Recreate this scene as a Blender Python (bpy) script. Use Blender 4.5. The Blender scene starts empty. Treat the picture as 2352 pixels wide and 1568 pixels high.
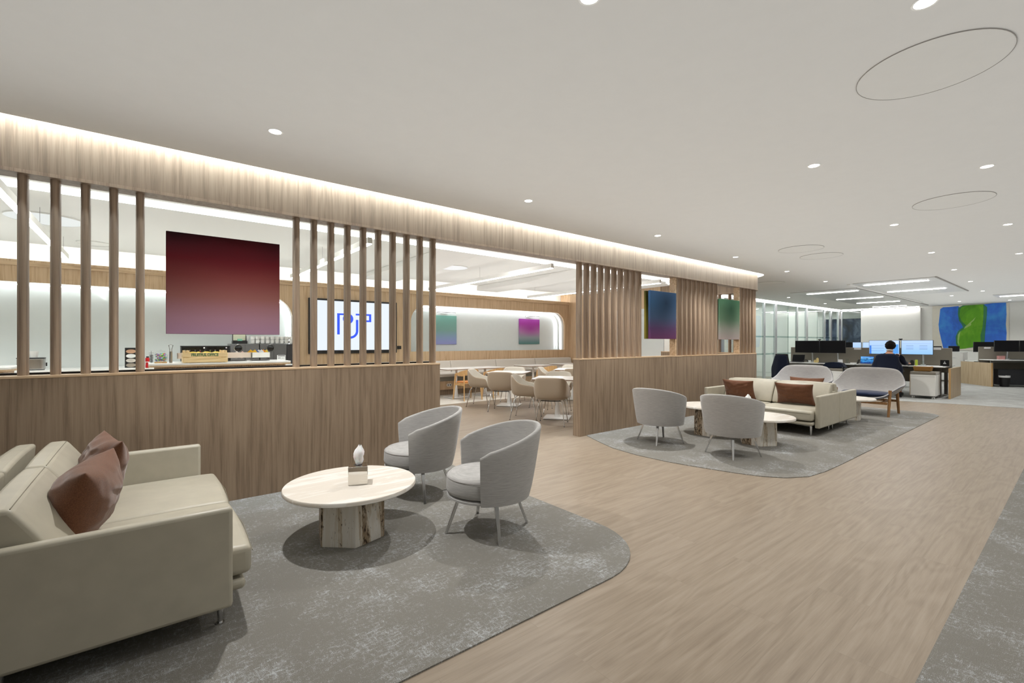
import bpy, math, random
from mathutils import Vector, Matrix, noise
random.seed(7)
PI = math.pi
SC = bpy.context.scene
COL = SC.collection
R = math.radians

# ------------------------------------------------------------------ mesh builder
class MB:
    def __init__(s):
        s.v = []; s.f = []; s.T = Matrix.Identity(4)
    def add(s, vs, fs):
        b = len(s.v)
        s.v += [tuple(s.T @ Vector(p)) for p in vs]
        s.f += [tuple(b + i for i in f) for f in fs]
        return s
    def box(s, x0, x1, y0, y1, z0, z1):
        v = [(x, y, z) for z in (z0, z1) for y in (y0, y1) for x in (x0, x1)]
        return s.add(v, [(0, 2, 3, 1), (4, 5, 7, 6), (0, 1, 5, 4), (2, 6, 7, 3), (0, 4, 6, 2), (1, 3, 7, 5)])
    def prism(s, pts, z0, z1, ax='Z'):
        n = len(pts)
        def m(p, z):
            if ax == 'Z': return (p[0], p[1], z)
            if ax == 'Y': return (p[0], z, p[1])
            return (z, p[0], p[1])
        v = [m(p, z0) for p in pts] + [m(p, z1) for p in pts]
        f = [tuple(range(n - 1, -1, -1)), tuple(range(n, 2 * n))]
        f += [(i, (i + 1) % n, n + (i + 1) % n, n + i) for i in range(n)]
        return s.add(v, f)
    def lathe(s, prof, n=32, c=(0, 0), a0=0, a1=2 * PI):
        full = abs(a1 - a0 - 2 * PI) < 1e-6
        k = n if full else n + 1
        v = []
        for i in range(k):
            a = a0 + (a1 - a0) * i / n
            v += [(c[0] + r * math.cos(a), c[1] + r * math.sin(a), z) for r, z in prof]
        m = len(prof); f = []
        for i in range(n):
            j = (i + 1) % k
            for q in range(m - 1):
                f.append((i * m + q, j * m + q, j * m + q + 1, i * m + q + 1))
        return s.add(v, f)
    def grid(s, P, cu=False, cv=False):
        nu = len(P); nv = len(P[0]); f = []
        for i in range(nu if cu else nu - 1):
            for j in range(nv if cv else nv - 1):
                a, b = (i + 1) % nu, (j + 1) % nv
                f.append((i * nv + j, a * nv + j, a * nv + b, i * nv + b))
        return s.add([p for row in P for p in row], f)
    def tube(s, path, r, n=10, cap=True, sq=None):
        pts = [Vector(p) for p in path]; rs = r if isinstance(r, (list, tuple)) else [r] * len(pts)
        P = []; up = Vector((0, 0, 1))
        for i, p in enumerate(pts):
            t = (pts[min(i + 1, len(pts) - 1)] - pts[max(i - 1, 0)]).normalized()
            u = t.cross(up)
            if u.length < 1e-3: u = Vector((1, 0, 0))
            u.normalize(); w = u.cross(t)
            if sq:
                P.append([p + u * a * sq[0] * rs[i] + w * b * sq[1] * rs[i] for a, b in ((1, 1), (-1, 1), (-1, -1), (1, -1))])
            else:
                P.append([p + (u * math.cos(2 * PI * k / n) + w * math.sin(2 * PI * k / n)) * rs[i] for k in range(n)])
        b = len(s.v); s.grid(P, False, True); m = len(P[0])
        if cap:
            s.f.append(tuple(b + k for k in range(m)))
            s.f.append(tuple(b + (len(P) - 1) * m + k for k in range(m - 1, -1, -1)))
        return s
    def cyl(s, x, y, z0, z1, r, r1=None, n=24):
        r1 = r if r1 is None else r1
        return s.lathe([(0, z0), (r, z0), (r1, z1), (0, z1)], n, (x, y))

def obj(name, mb, mat, parent=None, smooth=35, bevel=0, seg=2, sub=0, solid=0, loc=None, rz=0, recalc=True):
    me = bpy.data.meshes.new(name)
    me.from_pydata([tuple(v) for v in mb.v], [], mb.f)
    if recalc:
        import bmesh
        b = bmesh.new(); b.from_mesh(me)
        bmesh.ops.remove_doubles(b, verts=b.verts, dist=1e-5)
        bmesh.ops.recalc_face_normals(b, faces=b.faces)
        b.to_mesh(me); b.free()
    for p in me.polygons: p.use_smooth = smooth > 0
    if smooth: me.set_sharp_from_angle(angle=R(smooth))
    if mat: me.materials.append(mat)
    o = bpy.data.objects.new(name, me); COL.objects.link(o)
    if parent: o.parent = parent
    if loc: o.location = loc
    if rz: o.rotation_euler[2] = rz
    if solid:
        m = o.modifiers.new('s', 'SOLIDIFY'); m.thickness = solid; m.offset = 0
    if bevel:
        m = o.modifiers.new('b', 'BEVEL'); m.width = bevel; m.segments = seg; m.limit_method = 'ANGLE'; m.angle_limit = R(40); m.harden_normals = False
    if sub:
        m = o.modifiers.new('u', 'SUBSURF'); m.levels = sub; m.render_levels = sub
    return o
def tag(o, label=None, cat=None, group=None, kind=None):
    if label: o['label'] = label
    if cat: o['category'] = cat
    if group: o['group'] = group
    if kind: o['kind'] = kind
    return o
def thing(name, label, cat, loc=(0, 0, 0), rz=0, group=None):
    o = bpy.data.objects.new(name, None); COL.objects.link(o)
    o.location = loc; o.rotation_euler = (0, 0, rz); o.empty_display_size = .1
    return tag(o, label, cat, group)
def struct(name, mb, mat, **k):
    return tag(obj(name, mb, mat, **k), kind='structure')
def dup(o, loc=None, rz=None, label=None, group=None, parent=None):
    c = o.copy(); COL.objects.link(c)
    if parent: c.parent = parent
    if loc is not None: c.location = loc
    if rz is not None: c.rotation_euler[2] = rz
    if label: c['label'] = label
    if group: c['group'] = group
    for ch in list(o.children):
        dup(ch, parent=c)
    return c
def rrect(x0, x1, y0, y1, r, n=6):
    P = []
    for cx, cy, a in ((x1 - r, y1 - r, 0), (x0 + r, y1 - r, 90), (x0 + r, y0 + r, 180), (x1 - r, y0 + r, 270)):
        for i in range(n + 1):
            t = R(a + 90 * i / n); P.append((cx + r * math.cos(t), cy + r * math.sin(t)))
    return P

# ------------------------------------------------------------------ materials
def S(r, g, b):
    f = lambda c: (c / 12.92 if c <= .04045 else ((c + .055) / 1.055) ** 2.4)
    return (f(r / 255), f(g / 255), f(b / 255), 1)
class NT:
    def __init__(s, name):
        s.m = bpy.data.materials.new(name); s.m.use_nodes = True
        s.t = s.m.node_tree; s.b = s.t.nodes['Principled BSDF']
    def n(s, typ, **k):
        x = s.t.nodes.new(typ)
        for a, b in k.items():
            if a.startswith('i_'): x.inputs[a[2:].replace('_', ' ')].default_value = b
            else: setattr(x, a, b)
        return x
    def l(s, a, b): s.t.links.new(a, b)
    def coord(s, scale, rot=(0, 0, 0), src='Object'):
        c = s.n('ShaderNodeTexCoord'); m = s.n('ShaderNodeMapping')
        m.inputs['Scale'].default_value = scale; m.inputs['Rotation'].default_value = rot
        s.l(c.outputs[src], m.inputs[0]); return m.outputs[0]
    def noise(s, vec, scale=1, detail=3, rough=.5, dist=0):
        x = s.n('ShaderNodeTexNoise'); x.inputs['Scale'].default_value = scale; x.inputs['Detail'].default_value = detail
        x.inputs['Roughness'].default_value = rough; x.inputs['Distortion'].default_value = dist
        s.l(vec, x.inputs['Vector']); return x.outputs[0]
    def ramp(s, fac, stops):
        x = s.n('ShaderNodeValToRGB'); e = x.color_ramp.elements
        while len(e) < len(stops): e.new(.5)
        for i, (p, c) in enumerate(stops): e[i].position = p; e[i].color = c
        s.l(fac, x.inputs[0]); return x.outputs[0]
    def mix(s, fac, a, b, mode='MIX'):
        x = s.n('ShaderNodeMix', data_type='RGBA', blend_type=mode)
        for sock, val in ((x.inputs[0], fac), (x.inputs[6], a), (x.inputs[7], b)):
            if hasattr(val, 'links'): s.l(val, sock)
            else: sock.default_value = val
        return x.outputs[2]
    def math(s, op, a, b=0):
        x = s.n('ShaderNodeMath', operation=op)
        for i, val in enumerate((a, b)):
            if hasattr(val, 'links'): s.l(val, x.inputs[i])
            else: x.inputs[i].default_value = val
        return x.outputs[0]
    def bump(s, h, strength=.1, dist=.01):
        x = s.n('ShaderNodeBump'); x.inputs['Strength'].default_value = strength; x.inputs['Distance'].default_value = dist
        s.l(h, x.inputs['Height']); s.l(x.outputs[0], s.b.inputs['Normal'])
    def done(s, col=None, rough=.5, metal=0, spec=.5, **k):
        if col is not None:
            if hasattr(col, 'links'): s.l(col, s.b.inputs['Base Color'])
            else: s.b.inputs['Base Color'].default_value = col
        s.b.inputs['Roughness'].default_value = rough; s.b.inputs['Metallic'].default_value = metal
        s.b.inputs['Specular IOR Level'].default_value = spec
        for a, b in k.items(): s.b.inputs[a.replace('_', ' ')].default_value = b
        return s.m
def plain(name, col, rough=.5, metal=0, spec=.5, var=.04, **k):
    t = NT(name); v = t.noise(t.coord((9, 9, 9)), 1, 3)
    d = tuple(c * (1 - var) for c in col[:3]) + (1,); l = tuple(min(1, c * (1 + var)) for c in col[:3]) + (1,)
    return t.done(t.ramp(v, [(.3, d), (.7, l)]), rough, metal, spec, **k)
def emit(name, col, st):
    t = NT(name); t.b.inputs['Base Color'].default_value = (0, 0, 0, 1)
    t.b.inputs['Emission Color'].default_value = col; t.b.inputs['Emission Strength'].default_value = st
    return t.m
def wood(name, light, dark, ax='Z', rough=.45, k=1., fine=.5):
    t = NT(name)
    sc = {'Z': ((5, 5, .35), (45, 45, 1.3), (260, 260, 5)), 'X': ((.35, 5, 5), (1.3, 45, 45), (5, 260, 260)), 'Y': ((5, .35, 5), (45, 1.3, 45), (260, 5, 260))}[ax]
    q = lambda v: tuple(x * k for x in v)
    a = t.noise(t.coord(q(sc[0])), 1, 2, .5, .4)
    w = t.math('SINE', t.math('MULTIPLY', a, 46))
    b = t.noise(t.coord(q(sc[1])), 1, 5, .6)
    c = t.noise(t.coord(q(sc[2])), 1, 2, .6)
    f = t.math('ADD', t.math('MULTIPLY', w, .09), t.math('ADD', t.math('MULTIPLY', b, .9), t.math('MULTIPLY', c, fine)))
    f = t.math('SUBTRACT', f, fine * .5)
    col = t.ramp(f, [(.25, dark), (.45, tuple(x * .6 + y * .4 for x, y in zip(light, dark))), (.72, light)])
    t.bump(f, .06, .002)
    return t.done(col, rough, 0, .35)
def fabric(name, a, b, sc=(30, 30, 420), rough=.95, sheen=.3):
    t = NT(name)
    n = t.noise(t.coord(sc), 1, 3, .6); n2 = t.noise(t.coord((700, 700, 700)), 1, 1)
    f = t.math('ADD', t.math('MULTIPLY', n, .7), t.math('MULTIPLY', n2, .3))
    t.bump(f, .25, .001)
    return t.done(t.ramp(f, [(.35, b), (.65, a)]), rough, 0, .2, Sheen_Weight=sheen)
def carpet(name, base, fleck, dens=.0):
    t = NT(name)
    big = t.noise(t.coord((2.6, 2.6, 1)), 1, 5, .65)
    hx = t.noise(t.coord((20, 62, 1)), 1, 5, .75); hy = t.noise(t.coord((66, 24, 1)), 1, 5, .75)
    g = t.noise(t.coord((330, 330, 1)), 1, 2, .7)
    m = t.math('ADD', t.math('MAXIMUM', hx, hy), t.math('MULTIPLY', t.math('SUBTRACT', big, .5), .6))
    m = t.math('ADD', m, t.math('MULTIPLY', t.math('SUBTRACT', g, .5), .7))
    fl = t.ramp(m, [(.56 - dens, (0, 0, 0, 1)), (.82 - dens, (1, 1, 1, 1))])
    dk = tuple(c * .72 for c in base[:3]) + (1,); lt = tuple(c * 1.2 for c in base[:3]) + (1,)
    bc = t.ramp(g, [(.3, dk), (.7, lt)])
    t.bump(g, .5, .004)
    return t.done(t.mix(fl, bc, fleck), 1, 0, .1)
def travertine(name, vertical):
    t = NT(name)
    v = (9, 9, .9) if vertical else (1.6, 14, 14)
    a = t.noise(t.coord(v, (0, 0, R(-35)) if not vertical else (0, 0, 0)), 1, 5, .65, .6)
    fi = t.noise(t.coord((70, 70, 22) if vertical else (20, 75, 75), (0, 0, R(-35)) if not vertical else (0, 0, 0)), 1, 4, .7)
    cream, tan, brown, pit = S(226, 220, 208), S(203, 190, 168), S(150, 126, 98), S(72, 56, 40)
    if not vertical: cream, tan, brown = S(232, 229, 222), S(218, 210, 198), S(188, 172, 150)
    col = t.ramp(a, [(.36, cream), (.44, S(232, 228, 220)), (.5, tan), (.57, brown if vertical else tan), (.63, tan), (.7, cream)])
    pm = t.math('ADD', fi, t.math('MULTIPLY', t.math('SUBTRACT', a, .5), .9 if vertical else .35))
    pits = t.ramp(pm, [(.56 if vertical else .7, (0, 0, 0, 1)), (.64 if vertical else .8, (1, 1, 1, 1))])
    return t.done(t.mix(pits, col, pit if vertical else S(140, 120, 95)), .3 if not vertical else .5, 0, .5)
def glassmat(name, tint, refl=1.0):
    m = bpy.data.materials.new(name); m.use_nodes = True; t = m.node_tree; t.nodes.clear()
    o = t.nodes.new('ShaderNodeOutputMaterial'); mx = t.nodes.new('ShaderNodeMixShader')
    tr = t.nodes.new('ShaderNodeBsdfTransparent'); gl = t.nodes.new('ShaderNodeBsdfGlossy'); fr = t.nodes.new('ShaderNodeFresnel')
    fr.inputs[0].default_value = 1.45; gl.inputs['Roughness'].default_value = .01
    tr.inputs[0].default_value = tint
    mm = t.nodes.new('ShaderNodeMath'); mm.operation = 'MULTIPLY'; mm.inputs[1].default_value = refl
    ge = t.nodes.new('ShaderNodeNewGeometry'); iv = t.nodes.new('ShaderNodeMath'); iv.operation = 'SUBTRACT'; iv.inputs[0].default_value = 1; t.links.new(ge.outputs['Backfacing'], iv.inputs[1])
    m2 = t.nodes.new('ShaderNodeMath'); m2.operation = 'MULTIPLY'; t.links.new(mm.outputs[0], m2.inputs[0]); t.links.new(iv.outputs[0], m2.inputs[1])
    t.links.new(fr.outputs[0], mm.inputs[0]); t.links.new(m2.outputs[0], mx.inputs[0])
    t.links.new(tr.outputs[0], mx.inputs[1]); t.links.new(gl.outputs[0], mx.inputs[2]); t.links.new(mx.outputs[0], o.inputs[0])
    return m
def gradient(name, stops, cx, cz, w, h, blob=None):
    """canvas pigment: vertical colour blend with a soft darker or lighter cloud, object space metres"""
    t = NT(name); c = t.n('ShaderNodeTexCoord'); sp = t.n('ShaderNodeSeparateXYZ'); t.l(c.outputs['Object'], sp.inputs[0])
    z = t.math('ADD', t.math('DIVIDE', t.math('SUBTRACT', sp.outputs[2], cz), h), .5)
    col = t.ramp(z, stops)
    if blob:
        bx, bz, br, bc = blob
        dx = t.math('DIVIDE', t.math('SUBTRACT', sp.outputs[0], cx + bx * w), br[0]); dz = t.math('DIVIDE', t.math('SUBTRACT', sp.outputs[2], cz + bz * h), br[1])
        d = t.math('SQRT', t.math('ADD', t.math('MULTIPLY', dx, dx), t.math('MULTIPLY', dz, dz)))
        k = t.ramp(d, [(0, (.85, .85, .85, 1)), (1, (0, 0, 0, 1))])
        col = t.mix(k, col, bc)
    n = t.noise(t.coord((400, 400, 400)), 1, 2); t.bump(n, .15, .001)
    return t.done(col, .75, 0, .2)

M = {}
M['wood'] = wood('walnut_veneer', S(152, 132, 110), S(122, 103, 84))
M['fin'] = wood('slat_veneer', S(166, 144, 121), S(130, 109, 90))
M['oak'] = wood('cafe_oak_veneer', S(214, 187, 154), S(184, 154, 120))
M['oakx'] = wood('oak_lath', S(214, 187, 154), S(176, 146, 112), 'X')
M['deskoak'] = wood('desk_oak', S(190, 168, 137), S(166, 143, 112))
M['ply'] = wood('chair_oak', S(212, 174, 122), S(182, 142, 92))
M['leg_oak'] = wood('seat_leg_oak', S(168, 126, 82), S(128, 92, 56))
M['crate'] = wood('pine_crate', S(236, 212, 165), S(214, 184, 134), 'X')
M['white'] = plain('white_paint', S(232, 231, 226), .6, var=.01)
M['ceil'] = plain('ceiling_paint', S(224, 223, 219), .8, spec=.2, var=.008)
M['whitegloss'] = plain('white_laminate', S(240, 240, 238), .22, var=.01)
M['backglass'] = plain('painted_glass', S(222, 228, 227), .06, var=.01)
M['marble'] = travertine('pale_marble', False)
M['chrome'] = plain('polished_chrome', S(205, 205, 205), .12, 1, var=.02)
M['mirror'] = plain('mirror_steel', S(225, 222, 216), .03, 1, var=.01)
M['steel'] = plain('brushed_steel', S(178, 176, 173), .3, 1, var=.06)
M['alu'] = plain('satin_aluminium', S(200, 203, 205), .35, .85, var=.02)
M['black'] = plain('black_plastic', S(22, 22, 24), .4, var=.1)
M['darkgrey'] = plain('dark_grey_plastic', S(52, 52, 56), .45, var=.08)
M['grey'] = plain('grey_laminate', S(120, 116, 110), .5)
M['machine'] = plain('machine_grey', S(118, 118, 120), .25, .4)
M['trav'] = travertine('travertine_block', True)
M['travtop'] = travertine('travertine_slab', False)
M['leather'] = plain('sage_leather', S(178, 172, 155), .42, spec=.4, var=.05)
M['seam'] = plain('leather_seam', S(120, 114, 96), .6)
M['chairfab'] = fabric('grey_tub_fabric', S(180, 178, 175), S(154, 152, 149), (14, 14, 300))
M['lovefab'] = fabric('light_grey_wool', S(174, 171, 168), S(150, 147, 144), (14, 14, 300))
M['brown'] = fabric('rust_linen', S(118, 78, 54), S(88, 55, 37), (200, 200, 200))
M['taupe'] = fabric('taupe_shell_fabric', S(178, 163, 144), S(162, 147, 128), (500, 500, 500))
M['shellin'] = fabric('pale_shell_lining', S(222, 217, 206), S(206, 200, 188), (500, 500, 500))
M['bench'] = fabric('banquette_cloth', S(212, 206, 196), S(196, 190, 180), (300, 300, 300))
M['screenfab'] = fabric('desk_screen_felt', S(142, 136, 124), S(124, 118, 107), (300, 300, 300))
M['navy'] = fabric('navy_wool', S(24, 32, 52), S(12, 17, 32), (250, 250, 250), sheen=.1)
M['navyseat'] = fabric('navy_seat_pad', S(30, 42, 72), S(18, 27, 52), (250, 250, 250))
M['orange'] = fabric('orange_seat_pad', S(216, 140, 62), S(196, 120, 46), (250, 250, 250))
M['paper'] = plain('white_paper', S(240, 240, 240), .9, var=.01)
M['china'] = plain('white_china', S(240, 240, 238), .15, var=.01)
M['tissue'] = plain('tissue_paper', S(245, 246, 248), .95, var=.01, Subsurface_Weight=.2)
M['glass'] = glassmat('clear_pane', (.96, .98, .97, 1))
M['glasso'] = glassmat('office_pane', (.88, .95, .94, 1), 1.4)
M['lednic'] = emit('niche_led', (.97, .98, 1, 1), 9)
M['led'] = emit('led_strip', (1, .98, .96, 1), 22)
M['ledcove'] = emit('cove_led', (.74, .87, 1, 1), 90)
M['ledsoft'] = emit('led_diffuser', (1, .98, .96, 1), 8)
M['lamp'] = emit('downlight_lens', (1, .95, .88, 1), 14)
M['skin'] = plain('skin', S(214, 160, 130), .5, Subsurface_Weight=.1)
M['hair'] = fabric('dark_curls', S(34, 27, 24), S(16, 12, 11), (120, 120, 120), sheen=.1)
M['carpet'] = carpet('lounge_carpet', S(128, 125, 118), S(200, 204, 207), -.01)
M['ocarpet'] = carpet('office_carpet', S(158, 158, 154), S(190, 191, 188), .08)

def floor_mat():
    t = NT('oak_plank_floor'); v = t.coord((1, 1, 1))
    br = t.n('ShaderNodeTexBrick'); br.offset = .37; br.inputs['Scale'].default_value = 1
    for a, b in (('Brick Width', 1.5), ('Row Height', .24), ('Mortar Size', .0012), ('Mortar Smooth', 0), ('Bias', 0)): br.inputs[a].default_value = b
    br.inputs['Color1'].default_value = (.25, .25, .25, 1); br.inputs['Color2'].default_value = (.75, .75, .75, 1); br.inputs['Mortar'].default_value = (.1, .1, .1, 1)
    t.l(v, br.inputs['Vector'])
    sh = t.n('ShaderNodeVectorMath', operation='MULTIPLY_ADD'); t.l(br.outputs[0], sh.inputs[0])
    sh.inputs[1].default_value = (7, 3, 5); t.l(v, sh.inputs[2])
    def nz(sc, sx, d, dist=0):
        m = t.n('ShaderNodeMapping'); m.inputs['Scale'].default_value = sc; t.l(sh.outputs[0], m.inputs[0])
        return t.noise(m.outputs[0], sx, d, .6, dist)
    a = nz((.55, 3.2, 1), 1, 2, .5); w = t.math('SINE', t.math('MULTIPLY', a, 60))
    b = nz((1.6, 38, 1), 1, 5); c = nz((9, 260, 1), 1, 2)
    f = t.math('ADD', t.math('MULTIPLY', w, .07), t.math('ADD', t.math('MULTIPLY', b, .85), t.math('MULTIPLY', c, .35)))
    f = t.math('SUBTRACT', f, .15)
    col = t.ramp(f, [(.15, S(130, 116, 100)), (.5, S(150, 136, 119)), (.85, S(163, 150, 134))])
    tone = t.ramp(br.outputs[0], [(0, (.8, .8, .8, 1)), (.25, (.955, .95, .94, 1)), (.75, (1, 1, 1, 1))])
    t.bump(f, .05, .002)
    return t.done(t.mix(1., col, tone, 'MULTIPLY'), .38, 0, .35)
M['floor'] = floor_mat()
# ------------------------------------------------------------------ camera
ANG = math.atan2(2498 - 1176, 1051.)
cam = bpy.data.objects.new('camera', bpy.data.cameras.new('camera')); COL.objects.link(cam)
cam.data.sensor_width = 36; cam.data.lens = 36 * 1051. / 2352; cam.data.shift_y = 3. / 2352
cam.location = (0, 0, 1.4); cam.rotation_euler = (PI / 2, 0, ANG - PI / 2)
cam.data.clip_start = .05; cam.data.clip_end = 200
SC.camera = cam
w = bpy.data.worlds.new('world'); SC.world = w; w.use_nodes = True
w.node_tree.nodes['Background'].inputs[0].default_value = (.8, .84, .9, 1); w.node_tree.nodes['Background'].inputs[1].default_value = .3
SC.view_settings.view_transform = 'Standard'; SC.view_settings.look = 'None'; SC.view_settings.gamma = 1
SC.view_settings.use_curve_mapping = False; SC.view_settings.exposure = 0.13

XE, CX, CY, RR = 26.0, 10.78, 5.157, .477       # far end of the hall; centre and outer radius of the rounded partition end
def arc(cx, cy, r, a0, a1, n=10): return [(cx + r * math.cos(R(a0 + (a1 - a0) * i / n)), cy + r * math.sin(R(a0 + (a1 - a0) * i / n))) for i in range(n + 1)]
def ribbon(x0, r0, r1, yend):                    # outline of the partition line between offsets r0 (outer) and r1 (inner) from the corner centre
    return [(x0, CY - r0)] + arc(CX, CY, r0, -90, 0) + [(CX + r0, yend), (CX + r1, yend)] + arc(CX, CY, r1, 0, -90) + [(x0, CY - r1)]

# ------------------------------------------------------------------ floors and carpets
struct('floor', MB().box(-6, 28, -6, 12.2, -.1, 0), M['floor'], smooth=0)
struct('floor_office', MB().prism([(14.05, 7.3), (14.05, 3.4), (14.15, 2.8), (14.45, 1.8), (14.6, .9), (14.75, -6), (27.2, -6), (27.2, 7.3)], 0, .004), M['ocarpet'], smooth=0)
M['stone'] = plain('pale_floor_tile', S(226, 222, 212), .3)
struct('floor_stone', MB().box(-6, 11.4, 9.05, 11.3, 0, .003), M['stone'], smooth=0)
def rug(name, pts, label):
    tag(obj(name, MB().prism(pts, 0, .007), M['carpet'], smooth=0), label, 'carpet')
rug('carpet', [(-5.9, 1.76), (2.1, 1.76)] + arc(2.14, 2.34, .58, -88, 0)[0:] + [(2.72, 3.0), (2.72, 4.70), (-5.9, 4.70)],
    'grey flecked carpet inlay with a rounded corner under the nearest sofa and two tub chairs')
c2 = [(5.17, 4.70), (4.96, 4.25), (4.82, 3.9), (4.76, 3.5), (4.77, 3.1), (4.83, 2.75), (4.93, 2.35), (5.02, 2.12), (5.16, 1.94), (5.4, 1.81), (5.75, 1.77), (6.2, 1.76)]
rug('carpet', c2 + [(11.6, 1.76)] + arc(11.75, 2.2, .44, -90, 0) + [(12.2, 3.2), (12.2, 4.6), (11.45, 4.7)], 'grey flecked carpet inlay under the farther sofas, marble tables and wing armchairs')
rug('carpet', [(-5.9, .44), (15.2, .44), (15.2, -5.9), (-5.9, -5.9)], 'grey flecked carpet strip along the right edge, across the wooden walkway')

# ------------------------------------------------------------------ ceilings
ZC = 2.95
struct('ceiling', MB().prism([(-6, -6), (28, -6), (28, 7.36)] + [(CX + .60, 7.36)] + arc(CX, CY, .60, 0, -90) + [(-6, CY - .60)], ZC, ZC + .2), M['ceil'], smooth=0)
struct('ceiling_slot', MB().prism(ribbon(-6, .80, .2, 7.5), ZC + .2, ZC + .24), M['ceil'], smooth=0)
struct('ceiling_cafe', MB().box(-6, 11.1, 4.90, 10.25, ZC, ZC + .2).box(-6, 11.42, 10.25, 11.75, 3.3, 3.36).box(-6, 11.42, 10.25, 10.29, ZC + .2, 3.3), M['ceil'], smooth=0)
struct('ceiling_beam', MB().prism([(6.7, ZC), (8.2, ZC - .10), (10.25, ZC - .10), (10.25, ZC)], 3.75, 4.6, 'X').prism([(6.7, ZC), (8.2, ZC - .13), (10.35, ZC - .13), (10.35, ZC)], 7.0, 7.7, 'X'), M['ceil'], smooth=0, bevel=.01)
struct('ceiling_offices', MB().box(11.5, 28, 7.44, 12.2, ZC, ZC + .2), M['ceil'], smooth=0)
# fascia that caps the slatted partition, washed from the slot above
struct('trim_1', MB().prism(ribbon(-6, RR, RR - .16, 7.36), 2.61, 3.13), M['wood'], smooth=35)
struct('trim_2', MB().prism(ribbon(-6, RR + .004, RR - .164, 7.36), 2.60, 2.625), M['fin'], smooth=35)
def strip(name, path_out, r0, r1, z0, z1, mat, label, yend=7.3, x0=-6):
    return tag(obj(name, MB().prism(ribbon(x0, r0, r1, yend), z0, z1), mat, smooth=35), label, 'light')
strip('led_strip', 0, .595, .575, 3.10, 3.125, M['ledcove'], 'glowing light strip in the ceiling slot washing the wooden fascia')

# ------------------------------------------------------------------ cafe back wall with two lit niches
YB = 11.2
def wallpoly(mb, pts, y0=YB, y1=YB + .06): mb.prism(pts, y0, y1, 'Y')
wb = MB()
a1 = [(2.56 - .5 + .5 * math.cos(R(a)), 1.93 + .5 * math.sin(R(a))) for a in range(0, 91, 10)]
wallpoly(wb, [(-6, 2.78), (5.46, 2.78), (5.46, 0), (2.56, 0)] + a1 + [(-6, 2.43)])
aL = [(5.92 + .45 * math.cos(R(a)), 1.97 + .45 * math.sin(R(a))) for a in range(180, 89, -10)]
wallpoly(wb, [(5.46, 0), (8.3, 0), (8.3, 1.165), (5.47, 1.165)] + aL + [(8.3, 2.42), (8.3, 2.78), (5.46, 2.78)])
aR = [(10.77 + .45 * math.cos(R(a)), 1.97 + .45 * math.sin(R(a))) for a in range(0, 91, 10)]
wallpoly(wb, [(11.43, 0), (8.3, 0), (8.3, 1.165), (11.22, 1.165)] + aR + [(8.3, 2.42), (8.3, 2.78), (11.43, 2.78)])
wb.box(-6, 11.43, 11.17, 11.28, 2.765, 2.80)
struct('wall_back', wb, M['oak'], smooth=30)
struct('trim_3', MB().box(-6, 11.43, 11.165, 11.20, 2.70, 2.765), M['oakx'], smooth=0, bevel=.008)
def liner(path, name):
    m = MB()
    m.grid([[(x, YB + .06, z), (x, YB + .34, z)] for x, z in path])
    o = struct(name, m, M['white'], smooth=40, solid=.012)
pl = [(2.57, .9)] + [(x + .01, z + .01) for x, z in a1] + [(-6, 2.44)]
pr = [(5.46, 1.16)] + [(x, z + .01) for x, z in aL] + [(x, z + .01) for x, z in aR[::-1]] + [(11.23, 1.16), (5.46, 1.155)]
liner(pl, 'trim_4'); liner(pr, 'trim_5')
struct('wall_niche', MB().box(-6, 11.43, YB + .35, YB + .40, .8, 2.6), M['backglass'], smooth=0)
struct('wall_cove', MB().box(-6, 11.43, YB + .41, YB + .46, 0, 3.3), M['white'], smooth=0)
def ledpath(path, y, label, off=.035, r=.016):
    # glowing hose that follows the inside edge of a niche
    m = MB().tube([(x, y, z) for x, z in path], r, 8)
    tag(obj('niche_light', m, M['lednic'], smooth=60), label, 'light')
ledpath([(2.53, .97)] + [(2.06 + .47 * math.cos(R(a)), 1.93 + .47 * math.sin(R(a))) for a in range(0, 91, 10)] + [(-5.9, 2.40)], YB + .2, 'glowing light line round the kitchen niche')
ledpath([(5.9, 2.39)] + [(10.77 + .42 * math.cos(R(a)), 1.97 + .42 * math.sin(R(a))) for a in range(90, -1, -10)] + [(11.19, 1.19)], YB + .2, 'glowing light line round the niche above the banquette')
tag(obj('cove_light', MB().box(-5.9, 11.3, YB + .16, YB + .2, 2.80, 2.815), M['led'], smooth=0), 'bright cove light on top of the wooden cafe wall', 'light')
tag(obj('slot_light', MB().box(-5.9, 11.0, 6.34, 6.60, ZC - .012, ZC), M['ledsoft'], smooth=0), 'long flat light strip in the cafe ceiling just behind the slatted partition', 'light')
# cafe right wall
struct('wall_cafe', MB().box(11.43, 11.5, 7.5, 11.7, 0, 3.3), M['oak'], smooth=0)
struct('wall_cafe_panel', MB().box(11.40, 11.43, 7.46, 9.2, .1, 2.4), M['backglass'], smooth=0)

# ------------------------------------------------------------------ outer walls
struct('wall_left', MB().box(-6.1, -6, -6, 12.2, 0, 3.3), M['white'], smooth=0)
struct('wall_near', MB().box(-6, 28, -6.1, -6, 0, 3.15), M['white'], smooth=0)
wf = MB().box(XE - .1, XE, -6, 6.52, 0, ZC).box(XE - .1, XE, 6.46, 6.52, 0, ZC)
struct('wall_far', wf, M['white'], smooth=0)
struct('wall_panel', MB().box(XE - .3, XE - .1, 4.42, 6.50, 0, ZC - .05), M['white'], smooth=0, bevel=.01)
struct('wall_end', MB().box(27.4, 27.5, 6.0, 12.2, 0, ZC), M['white'], smooth=0)
struct('wall_offices', MB().box(11.5, 27.4, 11.2, 11.3, 0, ZC), M['white'], smooth=0)
struct('wall_divider', MB().box(20.1, 20.2, 7.5, 11.2, 0, ZC).box(23.3, 23.4, 7.5, 11.2, 0, ZC).box(15.9, 16.0, 7.5, 11.2, 0, ZC), M['white'], smooth=0)

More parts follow.
